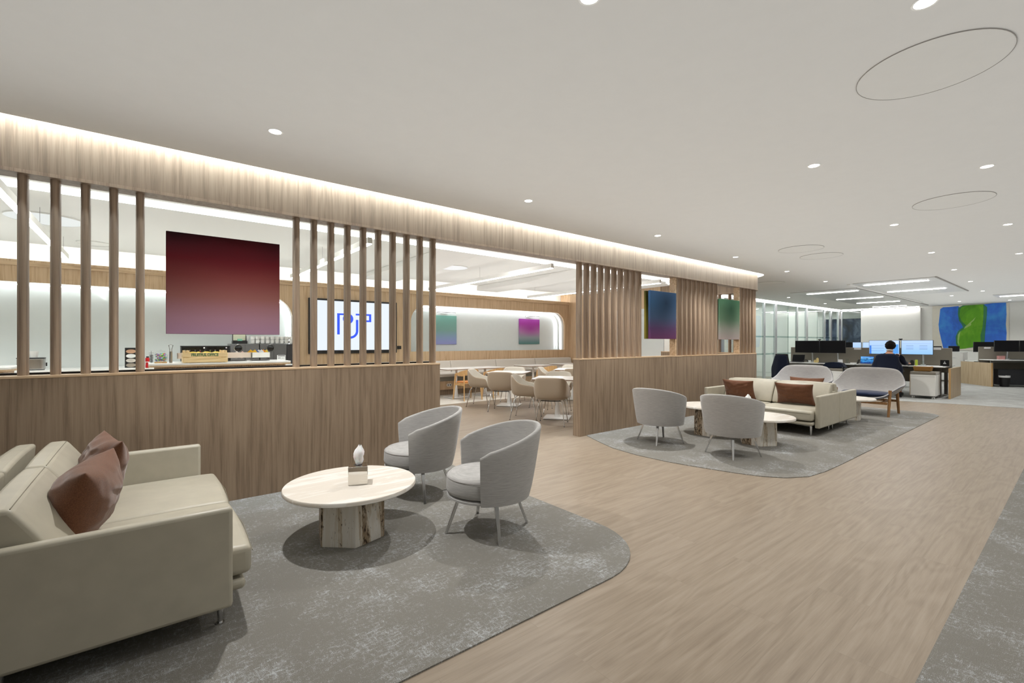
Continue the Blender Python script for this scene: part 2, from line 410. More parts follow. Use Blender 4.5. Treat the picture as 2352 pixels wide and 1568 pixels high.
# glass office fronts along the far left
posts = [11.75, 12.6, 13.5, 14.45, 14.6, 15.45, 15.62, 17.70, 18.68, 20.75, 21.77, 23.85, 24.7, 25.75]
gw = thing('glass_office_front', 'glazed office fronts with slim aluminium posts along the back left of the hall', 'glass partition', (0, 7.4, 0))
for i, x in enumerate(posts):
    wd = .05 if i % 2 else .085
    obj('post', MB().box(x - wd, x + wd, -.04, .04, 0, 2.86), M['alu'], gw, bevel=.004)
obj('head_rail', MB().box(11.5, XE - .1, -.04, .04, 2.86, 2.93), M['alu'], gw, smooth=0)
obj('sill_rail', MB().box(11.5, XE - .1, -.03, .03, 0, .06), M['alu'], gw, smooth=0)
for a, b in zip(posts[:-1], posts[1:]):
    if b - a > .3: obj('pane', MB().box(a + .06, b - .06, -.006, .006, .06, 2.86), M['glasso'], gw, smooth=0)
M['frost'] = glassmat('frosted_band', (.72, .80, .79, 1))
for z in (.96, 1.60): obj('manifestation_band', MB().box(11.8, 25.7, -.010, -.008, z, z + .055), M['frost'], gw, smooth=0)
for x in (18.5, 21.6, 24.55): obj('door_handle', MB().box(x, x + .02, -.06, -.04, .85, 1.25), M['alu'], gw, smooth=0)
tag(obj('slot_light', MB().box(11.5, XE - .12, 7.26, 7.31, ZC - .012, ZC), M['led'], smooth=0), 'thin light line in the ceiling along the glass office fronts', 'light')
tag(obj('slot_light', MB().box(XE - .42, XE - .36, 4.45, 7.2, ZC - .012, ZC), M['led'], smooth=0), 'thin light line in the ceiling washing the white end wall panel', 'light')
# end office: glass facing the hall with a dark picture inside
ge = thing('end_glazing', 'end office glass panel with a dark picture behind it, left of the white wall panel', 'glass partition', (XE - .05, 6.9, 0))
obj('pane', MB().box(-.01, .01, -.36, .38, .06, 2.88), M['glasso'], ge, smooth=0)
obj('frame', MB().box(-.03, .03, -.42, -.36, 0, 2.9).box(-.03, .03, .38, .45, 0, 2.9).box(-.03, .03, -.36, .38, 2.88, 2.93).box(-.03, .03, -.36, .38, 0, .06), M['alu'], ge, smooth=0)
tn = NT('dark_mural'); nn = tn.noise(tn.coord((1, 1.3, 1.1)), 1, 6, .6, 1.2)
M['darkart'] = tn.done(tn.ramp(nn, [(.3, S(16, 18, 26)), (.5, S(40, 52, 78)), (.62, S(92, 104, 128)), (.75, S(150, 155, 165))]), .5)
tag(obj('picture', MB().box(27.33, 27.38, 6.1, 8.4, .3, 2.6), M['darkart'], smooth=0), 'large dark blue picture inside the end office', 'picture')
for i, (x0, x1) in enumerate(((11.7, 15.7), (16.2, 19.9), (20.4, 23.1), (23.6, 27.2))):
    tag(obj('wall_washer', MB().box(x0, x1, 10.98, 11.03, ZC - .012, ZC), M['led'], smooth=0),
        ['light line inside the office hidden behind the slats', 'light line inside the first glazed office right of the partition', 'light line inside the second glazed office', 'light line inside the last glazed office'][i], 'light')

# ------------------------------------------------------------------ slatted partitions
FZ0, FZ1 = 1.165, 2.61
fp = [(.029 * math.copysign(abs(math.cos(t)) ** .8, math.cos(t)), .056 * math.copysign(abs(math.sin(t)) ** .8, math.sin(t))) for t in [2 * PI * i / 20 for i in range(20)]]
fin0 = None
def slat(x, y, rz, parent):
    global fin0
    if fin0 is None:
        fin0 = obj('slat', MB().prism(fp, FZ0, FZ1), M['fin'], parent, smooth=40, loc=(x, y, 0), rz=rz); return
    c = fin0.copy(); COL.objects.link(c); c.parent = parent; c.location = (x, y, 0); c.rotation_euler = (0, 0, rz)
pL = thing('slatted_partition', 'low veneered wall topped with round wooden slats and glass, behind the nearest sofa', 'partition')
YF = CY - RR + .003 + .02
obj('lower_wall', MB().box(-5.98, 2.665, 4.703, 4.845, 0, 1.145), M['wood'], pL, smooth=0)
obj('cap', MB().box(-5.98, 2.668, 4.70, 4.848, 1.145, 1.165), M['oakx'], pL, smooth=0, bevel=.003)
for x in [-1.04, -.873, -.705, -.538, -.374, -.212, -.051, 1.121, 1.283, 1.448, 1.613, 1.778, 1.943, 2.109, 2.274, 2.439, 2.604]: slat(x, 4.772, 0, pL)
obj('glass_pane', MB().box(-5.9, 2.63, 4.856, 4.864, 1.175, 2.62), M['glass'], pL, smooth=0)
obj('glass_channel', MB().box(-5.9, 2.64, 4.847, 4.875, 1.13, 1.18), M['black'], pL, smooth=0)
pR = thing('slatted_partition', 'low veneered wall topped with close-set slats, with a rounded far end, beside the farther sofas', 'partition')
obj('lower_wall', MB().prism(ribbon(5.03, .454, .314, 7.34), 0, 1.145), M['wood'], pR, smooth=35)
obj('cap', MB().prism(ribbon(5.025, .457, .311, 7.34), 1.145, 1.165), M['oakx'], pR, smooth=35)
for a, b in ((7.583, 7.622), (10.052, 10.087)): obj('window_jamb', MB().box(a, b, 4.715, 4.835, 1.165, 2.61), M['oakx'], pR, smooth=0)
for k in range(10): slat(5.085 + k * .163, 4.772, 0, pR)
for k in range(10): slat(7.655 + k * .163, 4.772, 0, pR)
for k in range(5): slat(10.12 + k * .163, 4.772, 0, pR)
for a in (-72, -48, -24): slat(CX + .385 * math.cos(R(a)), CY + .385 * math.sin(R(a)), R(a + 90), pR)
for k in range(8): slat(CX + .385, 5.2 + k * .26, PI / 2, pR)

# ------------------------------------------------------------------ ceiling discs, raft, downlights
M['disc'] = plain('speaker_disc', S(222, 221, 216), .7, var=.01)
M['line'] = plain('shadow_gap', S(158, 154, 148), .9)
discs = [(3.455, .555, .33, 'largest round flush ceiling panel at upper right'), (6.89, .92, .33, 'round flush ceiling panel above the walkway'), (8.44, 2.95, .32, 'round flush ceiling panel above the far sofa seat, nearer of a pair'),
         (9.4, 2.96, .32, 'round flush ceiling panel above the far sofas, farther of a pair'), (12.6, 5.1, .32, 'round flush ceiling panel beyond the rounded partition end')]
for x, y, r, lb in discs:
    t = thing('ceiling_panel', lb, 'ceiling panel', (x, y, ZC))
    obj('disc', MB().cyl(0, 0, -.004, 0, r, n=64), M['disc'], t)
    obj('edge_ring', MB().lathe([(r, -.005), (r + .003, -.005), (r + .003, 0), (r, 0)], 64), M['line'], t)
M['lens'] = emit('opal_dome', (1, 1, 1, 1), .72)
for x, y, r, lb in [(4.9, 8.1, .29, 'round glowing ceiling dome over the cafe opening'), (-1.0, 8.08, .36, 'round glowing ceiling dome over the kitchen at the left'), (9.5, 8.3, .29, 'round glowing ceiling dome at the far right of the cafe'), (-.66, 9.6, .2, 'small round ceiling ring deeper in the kitchen')]:
    t = thing('ceiling_dome', lb, 'ceiling light', (x, y, ZC))
    obj('diffuser', MB().cyl(0, 0, -.015, 0, r, n=48), M['lens'] if r > .25 else M['disc'], t)
    obj('edge_ring', MB().lathe([(r, -.018), (r + .006, -.018), (r + .006, 0), (r, 0)], 48), M['white'], t)
# round lit ring ceiling seen through the last window
t = thing('ring_light', 'glowing ring light inside the wooden drum behind the green canvas', 'ceiling light', (10.1, 6.15, 2.86))
obj('diffuser', MB().cyl(0, 0, -.01, 0, .3, n=48), M['ledsoft'], t)
obj('rim', MB().lathe([(.3, -.02), (.33, -.02), (.33, .05), (.3, .05)], 48), M['white'], t)

proto = None
def downlight(x, y, lb, power=80, seen=True):
    global proto
    if proto is None:
        t = thing('downlight', lb, 'downlight', (x, y, ZC), group='recessed downlights')
        obj('trim_ring', MB().lathe([(.040, -.002), (.050, -.004), (.052, 0)], 24), M['white'], t)
        obj('lens', MB().cyl(0, 0, -.0025, -.0005, .041, n=24), M['lamp'], t)
        proto = t
    else: t = dup(proto, (x, y, ZC), label=lb)
    l = bpy.data.lights.new('downlight_beam', 'SPOT'); l.energy = power; l.spot_size = R(116); l.spot_blend = 1.0; l.shadow_soft_size = .035
    l.color = (1, .995, .985)
    o = bpy.data.objects.new('downlight_beam', l); COL.objects.link(o); o.location = (x, y, ZC - .03)
PW = 205
names = ['over the nearest marble table', 'above the opening into the cafe', 'over the farther pair of tub chairs', 'over the far sofas by the partition', 'over the wing armchairs', 'first beyond the partition end, over the office carpet edge']
for (x, y), n_ in zip([(.73, 3.71), (3.25, 3.8), (5.77, 3.87), (8.31, 3.96), (10.85, 4.06), (13.39, 4.12)], names):
    downlight(x, y, 'small recessed downlight ' + n_, PW)
for i, (x, y) in enumerate([(1.55, 1.39), (4.56, 1.49), (7.67, 1.58), (10.54, 1.67), (13.37, 1.76), (16.25, 1.84), (19.54, 1.95)]):
    downlight(x, y, 'small recessed downlight in the middle walkway row, ' + ['cut by the top edge of the photo', 'nearest whole one', 'level with the far sofas', 'level with the wing armchairs', 'just before the office carpet', 'over the seated person', 'over the second desk row'][i], PW * (.28 if i == 0 else .42))
for i, (x, y) in enumerate([(2.77, .46), (5.77, .55), (8.81, .65), (11.84, .74)]):
    downlight(x, y, 'small recessed downlight in the right-hand row, ' + ['cut by the top edge at upper right', 'between the two largest round panels', 'third from the camera', 'last at the right edge'][i], PW * .45)
for i, (x, y) in enumerate([(17.16, 6.37), (20.96, 6.46), (20.73, 2.79), (23.8, 2.99), (24.5, 1.76)]):
    downlight(x, y, 'tiny far downlight ' + ['near the glass office fronts', 'near the end of the glass office fronts', 'beyond the ceiling raft', 'in front of the big painting', 'right of the painting near the far wall'][i], 60)
for i, (x, y) in enumerate([(-1.8, 3.62), (0, -2.4), (3.2, -2.4), (6.4, -2.4), (9.6, -2.4), (14.9, .8)]):
    downlight(x, y, 'recessed downlight outside the frame', PW * .4 if i > 0 else 12)
l = bpy.data.lights.new('cafe_fill', 'AREA'); l.shape = 'RECTANGLE'; l.size = 16; l.size_y = 5; l.energy = 120; l.color = (.96, .98, 1)  # extra lamp without a luminaire, shines up to lift the cafe ceiling
o = bpy.data.objects.new('cafe_fill', l); COL.objects.link(o); o.location = (3.2, 7.8, 2.2); o.rotation_euler = (PI, 0, 0)
for x, w_ in ((13.8, 4), (18, 3.8), (21.7, 2.8), (25.3, 3.4)):  # fill lamps put in to light the glazed offices, no luminaire behind them
    l = bpy.data.lights.new('office_fill', 'AREA'); l.shape = 'RECTANGLE'; l.size = w_; l.size_y = 3; l.energy = 62
    o = bpy.data.objects.new('office_fill', l); COL.objects.link(o); o.location = (x, 9.3, 2.93)
# added upward fill lamp with no fixture, brightens the pale hall ceiling
l = bpy.data.lights.new('hall_fill', 'AREA'); l.shape = 'RECTANGLE'; l.size = 29; l.size_y = 9.2; l.energy = 312; l.color = (.97, .985, 1)
o = bpy.data.objects.new('hall_fill', l); COL.objects.link(o); o.location = (10.8, -.35, 2.25); o.rotation_euler = (PI, 0, 0)
# spot lamps over the cafe, with no housings modelled
for x, y in [(2.2, 7.6), (6.0, 8.9), (8.6, 7.8), (.6, 9.6), (-2.4, 9.6)]:
    l = bpy.data.lights.new('cafe_beam', 'SPOT'); l.energy = 105; l.spot_size = R(125); l.spot_blend = .7; l.shadow_soft_size = .06
    o = bpy.data.objects.new('cafe_beam', l); COL.objects.link(o); o.location = (x, y, ZC - .16)

# linear pendants of the cafe
def pendant(x, y0, y1, lb):
    t = thing('linear_pendant', lb, 'pendant light', (x, (y0 + y1) / 2, 2.66)); L = (y1 - y0) / 2
    obj('housing', MB().box(-.03, .03, -L, L, 0, .075), M['white'], t, smooth=0)
    obj('diffuser', MB().box(-.028, .028, -L + .01, L - .01, -.008, 0), M['led'], t, smooth=0)
    for yy in (-L + .3, 0, L - .3):
        obj('wire', MB().tube([(0, yy, .075), (0, yy, ZC - .1 - 2.66 if x in (0,) else .29)], .0015, 4), M['darkgrey'], t)
pendant(-.97, 5.3, 9.6, 'long slim pendant light slanting across the kitchen at the far left')
pendant(2.2, 5.66, 9.7, 'long slim pendant light seen through the slats right of the dark red canvas')
pendant(5.32, 5.6, 9.9, 'long slim pendant light above the cafe opening')
pendant(8.45, 5.6, 9.9, 'long slim pendant light seen above the blue canvas')

# office ceiling raft with linear lights
M['raft'] = plain('slatted_ceiling_metal', S(205, 205, 202), .4, .3)
def raft(x0, x1, y0, y1, lb, lights):
    t = thing('ceiling_raft', lb, 'ceiling panel', ((x0 + x1) / 2, (y0 + y1) / 2, ZC)); hx, hy = (x1 - x0) / 2, (y1 - y0) / 2
    m = MB(); k = int((x1 - x0) / .17)
    for i in range(k):
        a = -hx + i * (x1 - x0) / k
        m.box(a, a + (x1 - x0) / k - .02, -hy, hy, -.02, 0)
    obj('slats', m, M['raft'], t, smooth=0)
    obj('edge', MB().box(-hx - .03, hx + .03, -hy - .03, -hy, -.022, 0), M['line'], t, smooth=0)
    for x in lights:
        tag(obj('linear_light', MB().box(x - .04, x + .04, y0 + .22, y1 - .12, ZC - .036, ZC - .021), M['led'], smooth=0), None, None)
raft(14.4, 19.0, 2.22, 3.82, 'slatted metal ceiling raft over the desk row', [])
raft(15.6, 24.8, 4.05, 5.75, 'slatted metal ceiling raft in front of the glass office fronts', [])
raft(21.3, 22.6, -2.5, 1.9, 'slatted metal ceiling raft over the right-hand desks', [])
for x, y0, y1, lb in [(14.92, 2.42, 3.70, 'nearest bright linear ceiling light over the desks'), (17.42, 2.47, 3.74, 'second linear ceiling light of the nearer raft'), (16.24, 4.18, 5.49, 'nearest linear ceiling light by the glass fronts'),
                      (19.07, 4.23, 5.53, 'middle linear ceiling light by the glass fronts'), (21.5, 4.27, 5.56, 'third linear ceiling light by the glass fronts'), (24.2, 4.6, 5.7, 'farthest linear ceiling light by the white wall panel'), (22.0, -1.2, 1.80, 'linear ceiling light at the right edge over the second desks')]:
    tag(obj('linear_light', MB().box(x - .04, x + .04, y0, y1, ZC - .034, ZC - .0202), M['led'], smooth=0), lb, 'ceiling light')
tag(obj('ceiling_joint', MB().box(14.5, 23.1, 3.90, 3.97, ZC - .03, ZC), M['white'], smooth=0), 'pale beam between the two slatted ceiling rafts', 'beam')
# ------------------------------------------------------------------ soft shapes
def softbox(mb, f, n=(6, 6, 3)):
    """surface of a subdivided cube, every point passed through f(u, v, w), u v w in -1..1"""
    for ax in range(3):
        for sg in (-1, 1):
            a, b = [(1, 2), (2, 0), (0, 1)][ax]
            P = []
            for i in range(n[a] + 1):
                row = []
                for j in range(n[b] + 1):
                    c = [0, 0, 0]; c[ax] = sg; c[a] = -1 + 2 * i / n[a]; c[b] = -1 + 2 * j / n[b]
                    row.append(f(*c))
                P.append(row)
            mb.grid(P)
    return mb
def pillow(name, W, H, T, label, loc, rot, seed=0, cat='cushion'):
    m = MB(); n = 28
    for sg in (-1, 1):
        P = []
        for i in range(n + 1):
            row = []
            for j in range(n + 1):
                u = -1 + 2 * i / n; v = -1 + 2 * j / n
                th = T / 2 * (max(0, (1 - abs(u) ** 2.6)) * max(0, (1 - abs(v) ** 2.6))) ** .62
                cx = W / 2 * u * (1 - .09 * (1 - v * v)); cy = H / 2 * v * (1 - .10 * (1 - u * u))
                w_ = noise.noise(Vector((u * 2.2 + seed, v * 5, sg * 3))) * .012 + noise.noise(Vector((u * 7, v * 3 + seed, sg))) * .006
                e = min(1, (1 - max(abs(u), abs(v))) * 5)
                row.append((cx, (th + w_ * e) * sg, cy + .01 * e * noise.noise(Vector((u * 3, seed, 1)))))
            P.append(row)
        m.grid(P)
    o = obj(name, m, M['brown'], smooth=80, sub=1); o.location = loc; o.rotation_euler = rot
    tag(o, label, cat)
    return o

# ------------------------------------------------------------------ sofas
def make_sofa(label, loc, rz, group='two-seat leather sofas'):
    t = thing('sofa', label, 'sofa', loc, rz, group); W = 1.795; hy = W / 2
    for s in (-1, 1):
        m = MB()
        softbox(m, lambda u, v, w: (.43 + .43 * u, s * (hy - .035) + .035 * v * (1 - .25 * (w * .5 + .5) * (v * s < 0)), .37 + .24 * w), (4, 1, 4))
        obj('armrest', m, M['leather'], t, bevel=.018, seg=3)
    obj('back_panel', MB().box(.004, .06, -hy + .07, hy - .07, .15, .62), M['leather'], t, bevel=.01)
    obj('base', MB().box(.02, .78, -hy + .07, hy - .07, .165, .235), M['leather'], t, bevel=.012)
    m = MB(); softbox(m, lambda u, v, w: (.84 + .085 * u, (hy - .072) * v, .195 + .026 * w), (2, 4, 1))
    obj('front_rail', m, M['leather'], t, bevel=.022, seg=3)
    for s in (-1, 1):
        yc = s * (hy - .07) / 2; yw = (hy - .07) / 2 - .004
        def fs(u, v, w):
            cr = .022 * (1 - u ** 4) * (1 - v ** 4) if w > 0 else 0
            return (.60 + .35 * u + (.012 * (1 - v * v) if u > 0 else 0), yc + yw * v, .31 + .072 * w + cr)
        c = obj('seat_cushion', softbox(MB(), fs, (8, 8, 2)), M['leather'], t, bevel=.03, seg=4)
        obj('piping', MB().tube([(.955, yc - yw * .96, .348), (.972, yc, .350), (.955, yc + yw * .96, .348)], .0022, 6), M['seam'], c)
        def fb(u, v, w):
            z = .57 + .175 * w
            k = (w + 1) / 2
            xb = .055 - .03 * k; xf = .30 - .185 * k ** 1.3 + .025 * math.sin(PI * k) * (1 - v * v)
            return (xb + (xf - xb) * (u + 1) / 2, yc + yw * v * (1 - .012 * k), z + (.012 * (1 - v * v) if w > 0 else 0))
        b = obj('back_cushion', softbox(MB(), fb, (3, 6, 6)), M['leather'], t, bevel=.02, seg=3)
        obj('piping', MB().tube([(.112, yc - yw * .95, .742), (.117, yc, .752), (.112, yc + yw * .95, .742)], .0022, 6), M['seam'], b)
    for sx in (.82, .08):
        for s in (-1, 1):
            m = MB().tube([(sx, s * (hy - .13), .155), (sx, s * (hy - .13), .012)], [.018, .011], 12).cyl(sx, s * (hy - .13), 0.007, .014, .019)
            m.tube([(sx, s * (hy - .13), .150), (sx, s * (hy - .34), .158)], .010, 8)
            obj('leg', m, M['chrome'], t)
    return t
make_sofa('sage leather two-seat sofa nearest the camera, its side panel filling the lower left corner', (-.54, 3.4525, 0), 0)
make_sofa('sage leather sofa standing back to back behind the nearest sofa, cut by the left edge', (-.545, 3.4525, 0), PI)
make_sofa('sage leather two-seat sofa facing the camera behind the two marble tables', (8.60, 3.35, 0), PI)
make_sofa('sage leather sofa backing onto the sofa behind the marble tables, facing the wing armchairs', (8.605, 3.35, 0), 0)
# rust linen cushions
pillow('throw_cushion', .62, .45, .27, 'rust linen cushion nearest the camera on the nearest sofa', (-.265, 3.18, .595), (R(-20), 0, R(-97)), 1)
pillow('throw_cushion', .56, .45, .22, 'rust linen cushion on the nearest sofa, behind the closest one, by the far armrest', (-.235, 3.86, .60), (R(-16), 0, R(-78)), 5)
pillow('throw_cushion', .56, .38, .16, 'rust linen cushion on the left seat of the sofa behind the marble tables', (8.19, 3.84, .575), (R(-20), 0, R(90)), 9)
pillow('throw_cushion', .58, .38, .16, 'rust linen cushion on the right seat of the sofa behind the marble tables', (8.19, 2.95, .575), (R(-20), 0, R(92)), 13)
pillow('throw_cushion', .56, .38, .16, 'rust linen cushion peeking over the sofa back in front of the wing armchairs', (8.99, 3.07, .625), (R(-22), 0, R(-90)), 17)

# ------------------------------------------------------------------ grey tub chairs
def make_tub(label, loc, rz):
    t = thing('tub_chair', label, 'armchair', loc, rz, 'grey tub chairs')
    A0 = 66.; NA = 40; th = .034
    def ztop(a):                                   # a = 0 at the arm front, 1 at the back
        return .638 + .15 * (math.sin(a * PI / 2) ** 1.15)
    rows = []
    for i in range(NA + 1):
        s_ = i / NA; ang = R(A0 + (360 - 2 * A0) * s_); a = 1 - abs(2 * s_ - 1)
        zt = ztop(a); rb = .315; rt = .352 + .062 * a
        cap = min(1, min(s_, 1 - s_) * NA / 2.0)  # rounding at the arm fronts
        tt = th * (.35 + .65 * cap ** .5); zt = zt - .022 * (1 - cap)
        prof = []
        for k in range(8):                         # outside, going up
            q = k / 7; prof.append((rb + (rt - rb) * q ** .8, .272 + (zt - .272 - th / 2) * q))
        for k in range(1, 6):                      # rolled top edge
            b = PI * k / 6; prof.append((rt - tt / 2 + tt / 2 * math.cos(b), zt - th / 2 + th / 2 * math.sin(b)))
        for k in range(8):
            q = 1 - k / 7; prof.append((rb + (rt - rb) * q ** .8 - tt, .272 + (zt - .272 - th / 2) * q))
        rows.append([(r * math.cos(ang), r * math.sin(ang), z) for r, z in prof])
    m = MB(); m.grid(rows, False, True)
    nv = len(rows[0]); m.f.append(tuple(range(nv))); m.f.append(tuple(NA * nv + k for k in range(nv - 1, -1, -1)))
    obj('backrest', m, M['chairfab'], t, smooth=60)
    pr = [(0, .272), (.285, .272), (.305, .278), (.305, .292), (.29, .297), (0, .297)]
    obj('seat_plate', MB().lathe(pr, 48), M['chairfab'], t, smooth=50)
    pr = [(0, .302), (.27, .302), (.292, .312), (.298, .335), (.296, .405), (.290, .425), (.272, .440), (.2, .450), (0, .456)]
    sc = obj('seat_cushion', MB().lathe(pr, 56, (.012, 0)), M['chairfab'], t, smooth=60)
    obj('piping', MB().lathe([(.2935, .420), (.2965, .423), (.2935, .426)], 56, (.012, 0)), M['seam2'], sc)
    for a in (0, 90, 180, 270):
        c_, s_ = math.cos(R(a)), math.sin(R(a))
        obj('leg', MB().tube([(.215 * c_, .215 * s_, .275), (.318 * c_, .318 * s_, 0)], [1, .72], sq=(.016, .011)), M['chrome'], t, bevel=.003)
    return t
M['seam2'] = plain('fabric_piping', S(150, 146, 143), .9)
tb = make_tub('grey upholstered tub chair nearest the camera, in front of the other tub chair', (2.0, 2.81, 0), R(160))
dup(tb, (1.965, 3.87, 0), R(163), 'grey upholstered tub chair between the low veneered wall end and the nearest tub chair')
def turn_legs(t, a):                              # the cross of legs sits at its own angle under the swivelling shell
    for c in t.children:
        if c.name.startswith('leg'): c.rotation_euler[2] = R(a)
turn_legs(dup(tb, (5.665, 3.76, 0), R(7), 'grey tub chair seen from behind, the left one beside the partition'), 18)
turn_legs(dup(tb, (5.715, 2.76, 0), R(9), 'grey tub chair seen from behind, the right one in front of the marble tables'), 18)

# ------------------------------------------------------------------ travertine tables
def hexp(r, a0): return [(r * math.cos(R(a0 + 60 * k)), r * math.sin(R(a0 + 60 * k))) for k in range(6)]
def make_table(label, loc, z, r, rb, a0):
    t = thing('marble_table', label, 'coffee table', loc, 0, 'round travertine tables')
    obj('pedestal', MB().prism(hexp(rb, a0), .006, z - .030), M['trav'], t, smooth=0, bevel=.004)
    obj('tabletop', MB().lathe([(0, z - .03), (r - .008, z - .03), (r, z - .024), (r, z - .005), (r - .004, z), (0, z)], 72), M['travtop'], t, smooth=40)
make_table('round travertine table with a tissue box on it, beside the nearest sofa', (1.155, 3.325, 0), .39, .455, .245, 17)
make_table('round travertine table half hidden between the two far tub chairs, nearer the partition', (6.72, 3.60, 0), .45, .42, .245, 28)
make_table('round travertine table in front of the far sofa, right of the right-hand tub chair', (6.64, 2.85, 0), .392, .45, .245, 30)
make_table('small round travertine table peeking out behind the far sofas, before the wing armchairs', (10.03, 2.72, 0), .40, .40, .2, 10)
def tissue(seed, h=.1):
    m = MB(); P = []
    for i in range(9):
        q = i / 8; row = []
        for k in range(20):
            a = 2 * PI * k / 20
            r = (.012 + .034 * math.sin(PI * min(1, q * 1.08)) ** .8) * (1 + .45 * noise.noise(Vector((math.cos(a) * 1.8 + seed, math.sin(a) * 1.8, q * 2))))
            r *= 1 + .25 * math.sin(3 * a + q * 4 + seed)
            row.append((r * math.cos(a) * .8 + .012 * q, r * math.sin(a) * .8, h * q + .012 * noise.noise(Vector((a, q * 3, seed)))))
        P.append(row)
    m.grid(P, False, True); return m
def tissue_box(label, loc, rz):
    t = thing('tissue_box', label, 'tissue box', loc, rz)
    b = .066
    obj('case', MB().box(-b, b, -b, b, 0, .128), M['mirror'], t, bevel=.003)
    obj('slot', MB().cyl(0, 0, .1282, .1288, .03), M['black'], t)
    obj('tissue', tissue(2, .145), M['tissue'], t, smooth=70, loc=(0, 0, .125))
tissue_box('mirrored cube tissue box with a white tissue sticking out, on the nearest marble table', (1.19, 3.285, .3905), R(-22))
tissue_box('tissue box on a far marble table, white tissue visible above the tub chair', (6.72, 3.03, .3925), R(10))

# ------------------------------------------------------------------ moulded shells
def cat(P, n):
    out = []
    for i in range(len(P) - 1):
        p0 = P[max(i - 1, 0)] if i else tuple((a, -b, c) for a, b, c in [P[1]])[0]
        p1, p2 = P[i], P[i + 1]
        p3 = P[i + 2] if i + 2 < len(P) else (P[-2][0], -P[-2][1], P[-2][2])
        for k in range(n):
            t = k / n
            out.append(tuple(.5 * ((2 * b) + (c - a) * t + (2 * a - 5 * b + 4 * c - d) * t * t + (-a + 3 * b - 3 * c + d) * t ** 3) for a, b, c, d in zip(p0, p1, p2, p3)))
    out.append(P[-1]); return out
def shell(half, c, ph, pv, nr=9, flat=0):
    h = cat(half, 3); full = h + [(x, -y, z) for x, y, z in h[-2:0:-1]]
    P = []
    for k in range(1, nr + 1):
        r = k / nr; row = []
        for (x, y, z) in full:
            eh = 1 - (1 - r) ** ph; ev = r ** pv
            if flat:
                sd = min(1, abs(y) / flat); ss = r * r * (3 - 2 * r); ev = ev * (1 - sd) + ss ** 1.5 * sd
            row.append((c[0] + (x - c[0]) * eh, c[1] + (y - c[1]) * eh, c[2] + (z - c[2]) * ev))
        P.append(row)
    m = MB(); m.grid(P, False, True); m.f.append(tuple(range(len(full)))); return m, P[-1]

def make_wing(label, loc, rz):
    t = thing('wing_armchair', label, 'armchair', loc, rz, 'wide grey wing armchairs')
    half = [(.44, 0, .35), (.42, .22, .355), (.37, .37, .40), (.27, .46, .49), (.13, .55, .575), (-.05, .575, .60), (-.2, .545, .66), (-.31, .49, .78), (-.38, .39, .875), (-.42, .2, .90), (-.43, 0, .905)]
    m, rim = shell(half, (.03, 0, .31), 1.9, 2.6, 11, .62)
    o = obj('shell', m, M['lovefab'], t, smooth=80, solid=.035, sub=1)
    obj('piping', MB().tube([(x * 1.012, y * 1.012, z - .012) for x, y, z in rim + rim[:1]], .006, 6, cap=False), M['navyseat'], o)
    pr = [(0, .35), (.26, .355), (.31, .38), (.32, .41), (.29, .436), (.16, .448), (0, .452)]
    m = MB(); m.T = Matrix.Diagonal((1.05, 1.28, 1, 1)); m.lathe(pr, 40, (.06, 0))
    obj('seat_pad', m, M['navyseat'], t, smooth=70)
    for sx in (-1, 1):
        obj('crossbar', MB().tube([(sx * .36, -.40, .255), (sx * .36, .40, .255)], 1, sq=(.018, .022)), M['leg_oak'], t, bevel=.006)
        for s in (-1, 1):
            top = (.36 * sx, .40 * s, .50 if sx > 0 else .42)
            if sx > 0: top = (.30, .43 * s, .50)
            obj('leg', MB().tube([top, (sx * .38, s * .42, 0)], [.026, .021], 14), M['leg_oak'], t, smooth=60)
    for s in (-1, 1):
        obj('siderail', MB().tube([(-.36, s * .30, .262), (.36, s * .30, .262)], 1, sq=(.016, .016)), M['leg_oak'], t, bevel=.004)
    return t
wg = make_wing('wide grey wing armchair with a navy seat pad, in front of the seated person', (11.22, 2.74, 0), PI)
dup(wg, (11.3, 3.95, 0), R(183), 'wide grey wing armchair, the left one, nearer the partition end')
# ------------------------------------------------------------------ canvases hung in the partition windows
def canvas(label, x0, x1, z0, z1, y0, y1, stops, blob=None, cat_='painting', side=None):
    w_, h_ = x1 - x0, z1 - z0; cx, cy, cz = (x0 + x1) / 2, (y0 + y1) / 2, (z0 + z1) / 2; d = (y1 - y0) / 2
    m = gradient('canvas_pigment', stops, 0, 0, w_, h_, blob)
    o = obj('painting', MB().box(-w_ / 2, w_ / 2, -d, d, -h_ / 2, h_ / 2), m, smooth=0, bevel=.003, loc=(cx, cy, cz))
    return tag(o, label, cat_)
red = [(0, S(136, 104, 122)), (.16, S(134, 98, 108)), (.38, S(118, 72, 66)), (.58, S(104, 44, 40)), (.76, S(92, 10, 18)), (.92, S(58, 2, 12)), (1, S(40, 4, 14))]
canvas('large square canvas fading from dark red to mauve, hung between the slats', .115, .971, 1.475, 2.328, 4.745, 4.79, red, (.12, .36, (.5, .22), S(84, 0, 10)))
blue = [(0, S(96, 48, 86)), (.22, S(82, 56, 92)), (.45, S(66, 84, 112)), (.75, S(58, 92, 126)), (1, S(60, 92, 128))]
canvas('blue canvas fading to plum, hung in the first window of the far partition', 6.79, 7.60, 1.47, 2.31, 4.705, 4.745, blue, (.1, .27, (.42, .42), S(30, 48, 70)))
canvas('back-to-back canvas with an olive edge close behind the blue canvas', 6.80, 7.60, 1.47, 2.31, 4.795, 4.835, [(0, S(120, 110, 40)), (.5, S(140, 130, 50)), (1, S(90, 90, 40))])
green = [(0, S(166, 150, 146)), (.25, S(146, 146, 134)), (.5, S(104, 132, 104)), (1, S(88, 134, 98))]
canvas('green canvas fading to dusty pink, hung in the last window of the far partition', 9.20, 10.06, 1.47, 2.31, 4.705, 4.745, green, (.05, .28, (.4, .46), S(52, 92, 68)))
